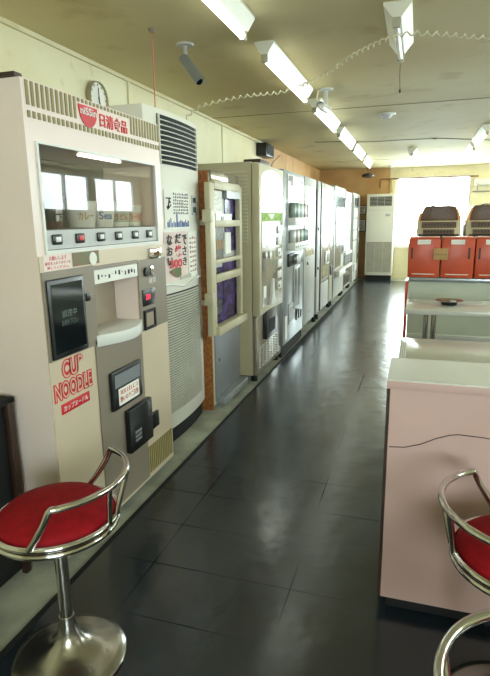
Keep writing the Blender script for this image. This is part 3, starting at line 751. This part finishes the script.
# last machine
t = thing('vending_machine', 'last white vending machine of the row, beside the far air conditioner, grey window panes', 'vending machine', (-1.6, 11.25, 0), GV)
Y0, Y1 = 10.63, 11.88
B(-2.05, XF, Y0, Y1, .08, 1.825, bev=.008).build('body', 'whitemach', t)
for k, (za, zb) in enumerate(((1.57, 1.74), (1.36, 1.54), (1.12, 1.33), (.93, 1.10))): B(XF, XF+.006, 10.85, 11.5, za, zb, bev=.002).build('window_pane', 'smoked' if k == 0 else 'greylight', t)
for za in (1.545, 1.335, 1.105, .90): B(XF, XF+.01, 10.82, 11.53, za, za+.018).build('edge_strip', 'edge', t, smooth=0)
for ya in (10.65, 11.53): B(XF, XF+.01, ya, ya+.04, .1, 1.78).build('edge_strip', 'edge', t, smooth=0)
d = B(XF, XF+.015, 11.58, 11.8, .85, 1.15, bev=.004).build('coin_panel', 'greylight', t)
B(XF+.015, XF+.02, 11.62, 11.74, .95, 1.08).build('coin_slot', 'black', d, smooth=0)
B(XF, XF+.02, 11.0, 11.4, .28, .42, bev=.004).build('delivery_flap', 'greylight', t)
B(XF, XF+.01, 11.55, 11.75, .5, .6, bev=.004).build('return_cup', 'black', t)
feet(t, Y0, Y1)

# ------------------------------------------------------------------ far air conditioner and papers beside it
t = thing('floor_air_conditioner', 'white floor air conditioner against the far wall left of the window', 'air conditioner', (-.775, 12.2, 0))
ax0, ax1, ay = -1.065, -.485, 12.0
B(ax0, ax1, ay, 12.36, .11, 1.84, bev=.012).build('body', 'acwhite', t)
B(ax0+.02, ax1-.02, ay+.01, 12.35, 0, .11).build('plinth', 'blackmatte', t, smooth=0)
B(ax0+.06, ax1-.06, ay-.004, ay, 1.59, 1.785).build('louvre_backing', 'darkgap', t, smooth=0)
q = MB()
for i in range(7): q.box(ax0+.06, ax1-.06, ay-.012, ay-.004, 1.598+i*.028, 1.606+i*.028)
for i in range(4): q.box(ax0+.06+i*.153, ax0+.066+i*.153, ay-.011, ay-.004, 1.59, 1.785)
q.build('louvre', 'acslat', t, smooth=0)
B(ax0+.03, ax1-.03, ay-.004, ay, .18, .83).build('intake_backing', 'taupe', t, smooth=0)
q = MB()
for i in range(40): q.box(ax0+.03, ax1-.03, ay-.01, ay-.004, .185+i*.016, .194+i*.016)
for xx in (ax0+.2, ax0+.37): q.box(xx, xx+.012, ay-.012, ay-.004, .18, .83)
q.build('intake_grille', 'acslat', t, smooth=0)
B(ax0+.40, ax0+.50, ay-.006, ay, 1.375, 1.425, bev=.001).build('control_panel', 'greylight', t)
B(ax0+.02, ax1-.02, ay-.004, ay, 1.5, 1.506).build('panel_seam', 'acslat', t, smooth=0)
for k, (za, zb, col, lab) in enumerate(((1.42, 1.62, 'cardboard', 'brown framed paper, upper of two on the wall left of the far air conditioner'), (1.05, 1.32, 'darkgap', 'dark framed notice, lower of two on the wall left of the far air conditioner'))):
    f = B(-1.30, -1.11, YF-.02, YF-.001, za, zb, bev=.003).build('wall_notice', 'brown' if k == 0 else 'black')
    tag(f, lab, 'notice', 'framed notices on the far wall')
    s = B(-1.285, -1.125, YF-.023, YF-.02, za+.015, zb-.015).build('sheet', 'paper', f, smooth=0)
    q = MB()
    for i in range(7): q.box(-1.275, -1.16+random.uniform(-.03, .02), YF-.0245, YF-.023, za+.03+i*(zb-za-.06)/7, za+.03+i*(zb-za-.06)/7+.01)
    q.build('sheet_print', 'print_black', f, smooth=0)

# pipe along the far window head
q = MB().tube([(-.83, YF-.03, 1.98), (-.83, YF-.03, 2.13), (-.82, YF-.03, 2.155), (-.80, YF-.03, 2.165), (1.15, YF-.03, 2.165)], .014, 8)
tag(q.build('curtain_rod', 'pipe'), 'thin brown pipe running above the far window and bending down at its left', 'pipe')
t = thing('wall_unit', 'small pale wall unit on a bracket right of the far window', 'wall unit', (1.2, YF-.1, 1.9))
B(1.09, 1.45, YF-.14, YF-.012, 1.98, 2.1, bev=.008).build('case', 'white', t)
MB().tube([(1.14, YF-.004, 1.86), (1.14, YF-.12, 1.9), (1.14, YF-.12, 1.979)], .01, 6).box(1.06, 1.4, YF-.02, YF-.002, 1.845, 1.87).build('bracket', 'taupe', t)

# ------------------------------------------------------------------ lamps
def lamp_mesh(L, wtop, lit):
    t = thing('fluorescent_lamp', '', 'lamp')
    h = .072
    prof = [(-wtop/2, 0), (wtop/2, 0), (wtop/2, -.012), (.022, -h), (-.022, -h), (-wtop/2, -.012)]
    MB().prism(prof, 'y', -L/2, L/2).build('housing', 'lampwhite', t, smooth=0)
    for s_ in (-1, 1):
        ya, yb = sorted((s_*(L/2-.035), s_*(L/2-.005)))
        B(-.02, .02, ya, yb, -h-.045, -h, bev=.005).build('socket', 'socket', t)
    MB().cyl((0, -L/2+.035, -h-.026), (0, L/2-.035, -h-.026), .0155, 14).build('tube', 'tube' if lit else 'tube_off', t)
    return t
proto = lamp_mesh(1.29, .125, True)
GL = 'ceiling fluorescent lamps'
spots = [(1.70, 2.99, 'lit fluorescent ceiling lamp nearest the camera, above the noodle machine'),
         (3.38, 4.68, 'lit fluorescent ceiling lamp just in front of the white ceiling security camera'),
         (5.06, 6.35, 'lit fluorescent ceiling lamp just behind the white ceiling security camera'),
         (6.66, 7.95, 'third ceiling lamp from the far end of the left lamp row'),
         (8.14, 9.43, 'second ceiling lamp from the far end of the left lamp row'),
         (9.70, 10.99, 'last ceiling lamp at the far end of the left lamp row')]
for i, (a, c_, l) in enumerate(spots):
    o = proto if i == 0 else copy_tree(proto, (0, 0, 0))
    o.location = (-.945, (a+c_)/2, ZC); tag(o, l, 'lamp', GL)
for i, (a, c_, l) in enumerate([(7.15, 8.44, 'nearer fluorescent lamp of the right lamp row'), (8.75, 10.04, 'farther fluorescent lamp of the right lamp row')]):
    o = copy_tree(proto, (.72, (a+c_)/2, ZC)); tag(o, l, 'lamp', GL)
short = lamp_mesh(.66, .14, False)
short.location = (-.155, 3.36, ZC); tag(short, 'short unlit ceiling lamp with a pull cord, seen end on near the top', 'lamp', GL)
MB().tube([(0, .3, -.13), (0, .32, -.2), (.004, .34, -.27)], .002, 5).cyl((.004, .34, -.27), (.004, .34, -.29), .006, 8).build('pull_cord', 'wire', short)
o = copy_tree(short, (-.14, 9.35, ZC)); tag(o, 'small unlit ceiling lamp in the middle of the ceiling near the far end', 'lamp', GL)

# ------------------------------------------------------------------ ceiling and wall fittings
# coiled cable
pathp = [Vector(p) for p in ((-1.47, 3.30, 1.952), (-1.38, 3.40, 2.06), (-1.15, 3.62, 2.15), (-.90, 3.82, 2.205), (-.63, 3.62, 2.232), (-.38, 3.35, 2.27), (-.14, 3.1, 2.262), (.06, 3.15, 2.262), (.35, 3.3, 2.255), (.9, 3.5, 2.255))]
def spline(P, n):
    out = []
    for i in range(len(P)-1):
        p0, p1, p2, p3 = P[max(0, i-1)], P[i], P[i+1], P[min(len(P)-1, i+2)]
        for k in range(n):
            u = k/n
            out.append(.5*((2*p1)+(p2-p0)*u+(2*p0-5*p1+4*p2-p3)*u*u+(3*p1-p0-3*p2+p3)*u**3))
    return out+[P[-1]]
sp = spline(pathp, 60); tot = 0; hel = []
for i, p in enumerate(sp):
    d_ = (sp[min(i+1, len(sp)-1)]-sp[max(0, i-1)]).normalized()
    if i: tot += (p-sp[i-1]).length
    a = d_.cross(Vector((0, 0, 1))).normalized(); u = a.cross(d_)
    ph = 2*PI*tot/.052
    hel.append(p+(a*math.cos(ph)+u*math.sin(ph))*.0095)
tag(MB().tube(hel, .0042, 6).build('coiled_cable', 'cable'), 'cream coiled cable strung below the ceiling from the air conditioner past the lamps', 'cable')
# cord hanging near noodle machine
t = thing('hanging_cord', 'red cord hanging from a small ceiling hook above the near air conditioner', 'cord', (-1.482, 2.974, 1.96))
MB().lathe([(.001, ZC-.02), (.012, ZC-.02), (.024, ZC-.004), (.024, ZC), (.001, ZC)], (-1.482, 2.974, 0), 14).build('hook', 'taupe', t)
MB().tube([(-1.482, 2.974, ZC-.02), (-1.483, 2.972, 2.2), (-1.484, 2.972, 1.945)], .0035, 6).build('string', 'cord', t)
# security cameras
def cctv(mount, head, tip, label, roof):
    t = thing('security_camera', label, 'security camera', (mount[0], mount[1], ZC), 'ceiling security cameras')
    m_, h_, p_ = Vector(mount), Vector(head), Vector(tip)
    MB().lathe([(.001, ZC-.012), (.05, ZC-.012), (.055, ZC-.004), (.055, ZC), (.001, ZC)], (mount[0], mount[1], 0), 20).build('mount_plate', 'greylight', t)
    MB().tube([(mount[0], mount[1], ZC-.01), (mount[0], mount[1], h_.z+.03), tuple(h_)], .013, 10).build('arm', 'greylight', t)
    d_ = (p_-h_).normalized()
    MB().tube([h_-d_*.02, h_+d_*.005, p_-d_*.01, p_], [.015, .028, .028, .025], 18).build('housing', 'silver' if not roof else 'white', t)
    MB().tube([p_-d_*.001, p_+d_*.004], .021, 18).build('lens', 'screen' if not roof else 'greylight', t)
    up = Vector((0, 0, 1)); sd = d_.cross(up).normalized(); u = sd.cross(d_)
    v = MB(); q = []
    for s_ in (h_-d_*.03, p_+d_*.03):
        for a in range(7):
            an = PI*(a/6)
            q.append(s_+sd*math.cos(an)*.034+u*(math.sin(an)*.034))
    bmv = [v.bm.verts.new(c) for c in q] + [v.bm.verts.new(c+(c-(h_ if i < 7 else p_)).normalized()*.003) for i, c in enumerate(q)]
    for off in (0, 14):
        for a in range(6): v.bm.faces.new((bmv[off+a], bmv[off+a+1], bmv[off+7+a+1], bmv[off+7+a]))
    for a in (0, 6): v.bm.faces.new((bmv[a], bmv[7+a], bmv[21+a], bmv[14+a]))
    for a in range(6):
        v.bm.faces.new((bmv[a], bmv[a+1], bmv[14+a+1], bmv[14+a])); v.bm.faces.new((bmv[7+a], bmv[7+a+1], bmv[21+a+1], bmv[21+a]))
    v.build('sunshield', 'silver' if not roof else 'white', t)
    return t
cctv((-1.415, 3.277, ZC), (-1.405, 3.26, 2.29), (-1.285, 3.17, 2.155), 'silver bullet security camera hanging from the ceiling left of the lamps, pointing down', False)
t = cctv((-.785, 4.74, ZC), (-.78, 4.76, 2.24), (-.795, 4.54, 2.23), 'white security camera on a ceiling post facing forward between the left lamps', True)
MB().tube([(-.81, 4.72, 2.26), (-.83, 4.79, 2.29), (-.85, 4.75, 2.28), (-.86, 4.72, 2.33), (-.85, 4.73, 2.396)], .006, 6).build('camera_lead', 'cable', t)
# smoke detectors
for (xx, yy, lab) in ((-.366, 6.06, 'round white smoke detector on the ceiling beyond the short unlit lamp'), (-.60, 11.9, 'round white smoke detector on the ceiling above the far window')):
    t = thing('smoke_detector', lab, 'smoke detector', (xx, yy, ZC), 'ceiling smoke detectors')
    MB().lathe([(.001, ZC-.012), (.085, ZC-.012), (.09, ZC), (.001, ZC)], (xx, yy, 0), 24).build('base', 'white', t)
    MB().lathe([(.001, ZC-.045), (.035, ZC-.045), (.05, ZC-.013), (.001, ZC-.013)], (xx, yy, 0), 20).build('sensor', 'greylight', t)
# ceiling wire
w = [(-1.405, 7.62, ZC-.03), (-1.05, 7.9, ZC-.006), (-.7, 8.02, ZC-.012), (-.3, 8.05, ZC-.006), (.12, 8.08, ZC-.008), (.18, 7.98, ZC-.03), (.22, 8.1, ZC-.006), (1.4, 8.9, ZC-.006)]
tag(MB().tube([tuple(p) for p in spline([Vector(p) for p in w], 6)], .004, 5).build('ceiling_wire', 'wire'), 'thin dark wire tacked across the ceiling beyond the lamps', 'wire')
j = MB()
for yy in (2.2, 5.6, 10.6): j.box(XL, XR, yy, yy+.012, ZC-.003, ZC)
struct(j.build('trim_4', mat('ceiling joint', '#8a7852', .8), smooth=0))
# clock
t = thing('wall_clock', 'round white wall clock above the noodle machine', 'clock', (-2.13, 3.40, 2.06))
MB().lathe([(.001, -2.149), (.108, -2.149), (.112, -2.12), (.108, -2.108), (.102, -2.112), (.102, -2.125), (.001, -2.125)], (0, 3.40, 2.165), 40, 'x').build('rim', 'clockrim', t)
MB().lathe([(.001, -2.124), (.102, -2.124), (.001, -2.121)], (0, 3.40, 2.165), 40, 'x').build('face', 'clockface', t)
MB().tube([(-2.117, 3.405, 2.15), (-2.117, 3.40, 2.235)], .003, 5).build('hand', 'black', t)
MB().tube([(-2.115, 3.395, 2.175), (-2.115, 3.415, 2.10)], .004, 5).build('hand', 'black', t)
q = MB()
for i in range(12):
    a = PI*i/6; q.box(-2.122, -2.1185, 3.40+.088*math.sin(a)-.004, 3.40+.088*math.sin(a)+.004, 2.165+.088*math.cos(a)-.006, 2.165+.088*math.cos(a)+.006)
q.build('hour_marks', 'grey', t, smooth=0)
# speakers
t = thing('wall_speaker', 'small black speaker on the left wall above the beige vending machine', 'speaker', (-2.08, 7.45, 2.2))
B(-2.148, -2.0, 7.28, 7.68, 2.19, 2.36, bev=.008).build('case', 'black', t)
B(-2.0, -1.995, 7.31, 7.65, 2.21, 2.34).build('grille', 'blackmatte', t, smooth=0)
t = thing('ceiling_speaker', 'small dark brown fixture hanging from the ceiling at the far end of the lamp row', 'speaker', (-1.0, 11.3, 2.1))
MB().cyl((-1.0, 11.3, 2.2), (-1.0, 11.3, ZC), .012, 8).build('stem', 'brown', t)
MB().lathe([(.001, 2.14), (.06, 2.13), (.12, 2.15), (.125, 2.18), (.07, 2.22), (.001, 2.22)], (-1.0, 11.3, 0), 20).build('case', 'brown', t)
# clothes of wires from wall to machine
tag(MB().tube([tuple(p) for p in spline([Vector(p) for p in ((-2.14, 8.6, 2.33), (-2.0, 7.6, 2.12), (-1.75, 6.6, 1.93), (-1.6, 6.3, 1.825))], 6)], .006, 5).build('power_cable', 'wire'), 'dark cable running from the left wall down to the plain white machine', 'cable')

# ------------------------------------------------------------------ pink counter, tables, partition
t = thing('booth_counter', 'pink panelled counter with a white top on a black base at the right', 'counter', (.6, 1.81, 0))
cx0, cx1 = -.066, 1.35
B(cx0+.012, cx1, 1.678, 1.94, .055, .818).build('panel', 'pink', t, smooth=0)
B(cx0+.03, cx1-.02, 1.70, 1.92, .006, .054).build('base', 'blackmatte', t, smooth=0)
B(cx0, cx1, 1.667, 1.948, .819, .8455, bev=.002).build('edge_trim', 'pink', t)
B(cx0+.001, cx1, 1.668, 1.947, .8456, .85).build('top', 'laminate', t, smooth=0)
B(cx0+.001, cx0+.011, 1.679, 1.94, .055, .818).build('side_strip', 'brown', t, smooth=0)
crack = [(-.05, .618), (.0, .622), (.047, .638), (.09, .662), (.132, .679), (.158, .684), (.232, .682), (.32, .672), (.42, .668)]
MB().tube([(a, 1.6775, c_) for a, c_ in crack], .0018, 5).build('scratch', 'brown', t)

def pedestal_table(label, x0, x1, y0, y1, zt, legx, legy):
    t = thing('dining_table', label, 'table', ((x0+x1)/2, (y0+y1)/2, .006), 'booth tables')
    B(x0, x1, y0, y1, zt-.035, zt, bev=.006).build('tabletop', 'laminate', t)
    for xx in legx:
        for dx in (-.022, .022): MB().cyl((xx+dx*1.3, legy, .02), (xx+dx*1.3, legy, zt-.035), .019, 16).build('leg', 'chrome', t)
        B(xx-.2, xx+.2, legy-.2, legy+.2, .006, .024, bev=.006).build('foot_plate', 'chrome_worn', t)
    return t
t = pedestal_table('white table just behind the pink counter with a sticker on its left edge', -.052, 1.3, 2.40, 2.90, .72, (.25, 1.0), 2.65)
s = B(-.048, -.02, 2.46, 2.78, .7205, .7212).build('sticker', 'paper', t, smooth=0)
q = MB()
for i in range(12):
    for k in range(3): q.box(-.046+k*.008, -.041+k*.008, 2.475+i*.025, 2.49+i*.025, .7212, .7217)
q.build('sticker_print', 'grey', s, smooth=0)
pedestal_table('white table in front of the red boxes, ashtray on top, chrome legs', -.05, 1.3, 3.83, 4.36, .72, (.13, 1.0), 4.28)
# ashtray
t = thing('ashtray', 'round metal ashtray on the white table in front of the red boxes', 'ashtray', (.25, 4.10, .72))
MB().lathe([(.001, .721), (.045, .721), (.055, .725), (.06, .748), (.056, .748), (.05, .728), (.001, .727)], (.25, 4.10, 0), 28).build('bowl', 'black', t)
MB().lathe([(.058, .747), (.095, .752), (.098, .755), (.06, .752), (.055, .748)], (.25, 4.10, 0), 28).build('rim', 'chrome_worn', t)
B(.255, .295, 4.04, 4.07, .7525, .757, bev=.001).build('cigarette_rest', 'white', t)
# partition
t = thing('partition', 'low white partition with red end panel and metal top carrying the red boxes', 'partition', (.6, 5.0, 0))
px0, px1, py = -.045, 1.45, 4.9
B(px0, px1, py, py+.26, .33, .80).build('panel', 'panelgreen', t, smooth=0)
B(px0, px1, py+.02, py+.26, .02, .25).build('kick', 'brown', t, smooth=0)
B(px0, px1, py-.02, py+.26, .25, .33, bev=.004).build('lower_rail', 'laminate', t)
B(px0-.005, px1, py-.025, py+.30, .80, .832, bev=.004).build('top_rail', 'silver', t)
B(px0-.03, px0-.006, py-.01, py+.28, .006, .80).build('end_panel', 'redbox', t, smooth=0)
# red boxes
GB = 'red boxes on the partition'
def red_box(x0, label):
    x1 = x0+.268
    t = thing('red_box', label, 'box', ((x0+x1)/2, py+.14, .832), GB)
    MB().prism([(x0+.004, .834), (x1-.004, .834), (x1-.001, 1.155), (x1-.014, 1.172), (x0+.014, 1.172), (x0+.001, 1.155)], 'y', py+.0, py+.27, bev=.006).build('body', 'redbox', t)
    B(x0+.006, x1-.006, py+.006, py+.264, 1.172, 1.18, bev=.003).build('lid', mat('pale red lid', '#dd8a76', .35), t)
    B(x0+.075, x0+.185, py-.003, py, 1.118, 1.158).build('name_card', 'paper', t, smooth=0)
    B(x0+.215, x0+.232, py-.002, py, .995, 1.09).build('handle_slot', 'brown', t, smooth=0)
    B(x0+.025, x0+.04, py-.002, py, .995, 1.09).build('handle_slot', 'brown', t, smooth=0)
    B(x0+.04, x1-.04, py-.003, py, .858, .866).build('lower_edge', 'lampwhite', t, smooth=0)
red_box(-.066, 'leftmost red box on the white partition, over its red end panel')
red_box(.207, 'middle red box on the partition with the cardboard sign at its left edge')
red_box(.48, 'red box cut off by the right edge of the photo, on the partition')
s = B(.145, .263, py-.012, py-.006, .988, 1.085).build('cardboard_sign', 'cardboard'); tag(s, 'small brown cardboard sign fixed between the two red boxes', 'sign')
MB().box(.165, .243, py-.0135, py-.012, 1.03, 1.033).box(.162, .167, py-.0135, py-.012, 1.027, 1.037).box(.241, .246, py-.0135, py-.012, 1.027, 1.037).build('sign_marks', 'brown', s, smooth=0)

# arcade tops behind the partition
GA = 'arcade cabinets behind the red boxes'
def arcade(xc, label):
    t = thing('arcade_cabinet', label, 'arcade cabinet', (xc, 7.75, .006), GA)
    w = .27
    B(xc-w, xc+w, 7.35, 8.2, .006, 1.06).build('body', 'arcbody', t, smooth=0)
    B(xc-w+.03, xc+w-.03, 7.34, 7.35, .95, 1.13).build('dark_panel', 'blackmatte', t, smooth=0)
    MB().prism([(7.36, 1.06), (8.2, 1.06), (8.2, 1.30), (7.46, 1.30)], 'x', xc-w, xc+w, bev=.008).build('console', 'arcbody', t)
    for k, (za, zb) in enumerate(((1.13, 1.19), (1.21, 1.285))):
        q = MB().prism([(7.36+.1*(za-1.06)/.24-.012, za), (7.36+.1*(zb-1.06)/.24-.012, zb), (7.36+.1*(zb-1.06)/.24+.02, zb), (7.36+.1*(za-1.06)/.24+.02, za)], 'x', xc-w+.06+.02*(1-k), xc+w-.06-.02*(1-k))
        p_ = q.build('panel_strip', 'arcbrown', t, smooth=0)
        qq = MB(); yk = 7.36+.1*((za+zb)/2-1.06)/.24-.0135
        for i in range(9): qq.box(xc-.17+i*.038, xc-.15+i*.038, yk-.002, yk+.001, (za+zb)/2-.014, (za+zb)/2+.014)
        qq.build('strip_print', 'black', p_, smooth=0)
    hood = MB()
    a = [(-.235, 1.30), (.235, 1.30), (.215, 1.40), (.18, 1.475), (.165, 1.487), (-.165, 1.487), (-.18, 1.475), (-.215, 1.40)]
    hood.prism([(xc+p[0], p[1]) for p in a], 'y', 7.50, 8.1, bev=.006).build('hood', 'arcbrown', t)
    for s_ in (-1, 1):
        o_ = [(.237, 1.26), (.275, 1.24), (.262, 1.34), (.225, 1.44), (.185, 1.485), (.183, 1.474), (.218, 1.40)]
        pp = [(xc+s_*p[0], p[1]) for p in o_]
        MB().prism(pp if s_ > 0 else pp[::-1], 'y', 7.48, 8.12).build('side_lamp', 'arcorange', t, smooth=0)
    q = B(xc-.10, xc+.13, 7.494, 7.499, 1.345, 1.46).build('picture_panel', mat('maroon print', '#50322a', .4, scale=50, hex2='#6b5044'), t, smooth=0)
    MB().tube([(xc-.09, 7.7, 1.487), (xc-.05, 7.7, 1.502), (xc+.1, 7.7, 1.500), (xc+.13, 7.7, 1.487)], .008, 6).build('top_handle', 'black', t)
arcade(.262, 'brown domed arcade cabinet behind the leftmost red box')
arcade(.86, 'brown domed arcade cabinet behind the right red boxes, cut by the photo edge')

# ------------------------------------------------------------------ stools
st = thing('bar_stool', '', 'stool')
MB().lathe([(.001, 0), (.171, 0), (.175, .004), (.173, .009), (.148, .018), (.11, .03), (.074, .045), (.048, .064), (.033, .09), (.025, .125), (.023, .15), (.001, .15)], n=56).build('base', 'chrome_worn', st, smooth=50)
MB().lathe([(.0195, .14), (.0195, .44), (.045, .445), (.055, .475)], n=28).build('pole', 'chrome', st)
MB().lathe([(.001, .474), (.15, .474), (.162, .482), (.168, .494), (.165, .509), (.150, .523), (.11, .535), (.06, .540), (.001, .542)], n=56).build('seat', 'redfabric', st, smooth=60)
MB().ring((0, 0, .494), .177, .009).ring((0, 0, .473), .175, .009).build('seat_ring', 'chrome', st)
def pol(r, a, z): return Vector((r*math.cos(a), r*math.sin(a), z))
hp = [pol(.177, -1.48, .494), pol(.190, -1.33, .535), pol(.203, -1.20, .58), pol(.209, -1.15, .602)]
for i in range(25):
    a = -1.09+2.18*i/24; hp.append(pol(.212, a, .622+.008*math.cos(a)))
hp += [pol(.209, 1.15, .602), pol(.203, 1.20, .58), pol(.190, 1.33, .535), pol(.177, 1.48, .494)]
MB().tube([tuple(p) for p in spline(hp, 4)], .0095, 12).build('back_hoop', 'chrome', st)
for a, c_ in ((-.30, -.12), (.30, .12)): MB().tube([tuple(pol(.178, c_, .494)), tuple(pol(.212, a, .622))], .0085, 10).build('back_strut', 'chrome', st)
GS = 'chrome bar stools with red seats'
st.location = (-.975, 1.18, .006); st.rotation_euler = (0, 0, math.radians(8)); tag(st, 'red seated chrome bar stool standing in front of the noodle machine at the left', 'stool', GS)
o = copy_tree(st, (.31, 1.36, .006), math.radians(186)); tag(o, 'red seated chrome stool in front of the pink counter at the right edge', 'stool', GS)
o = copy_tree(st, (.283, .76, .006), math.radians(180)); tag(o, 'nearest stool at the bottom right corner, mostly its chrome hoop showing', 'stool', GS)

# ------------------------------------------------------------------ light, camera, view
w = bpy.data.worlds.new('World'); sc.world = w; w.use_nodes = True
bg = w.node_tree.nodes['Background']; bg.inputs['Color'].default_value = (.90, .955, 1, 1); bg.inputs['Strength'].default_value = 19.0

cam = bpy.data.cameras.new('Camera'); co = bpy.data.objects.new('Camera', cam); COL.objects.link(co)
cam.sensor_fit = 'HORIZONTAL'; cam.sensor_width = 36; cam.lens = 529.565/490*36; cam.clip_start = .05; cam.clip_end = 100
mw = Matrix(((0.952759, -0.054487, 0.298801), (0.303458, 0.212245, -0.928905), (-0.012805, 0.975696, 0.218753)))
co.matrix_world = Matrix.Translation((0, 0, 1.35)) @ mw.to_4x4()
sc.camera = co
vs = sc.view_settings
sc.display_settings.display_device = 'sRGB'
vs.view_transform = 'Standard'; vs.look = 'None'; vs.gamma = 1; vs.use_curve_mapping = False; vs.exposure = 0.45
cy = sc.cycles
cy.max_bounces = 8; cy.diffuse_bounces = 5; cy.glossy_bounces = 4; cy.transparent_max_bounces = 8
cy.sample_clamp_indirect = 6.0; cy.use_denoising = True; cy.caustics_reflective = False; cy.caustics_refractive = False
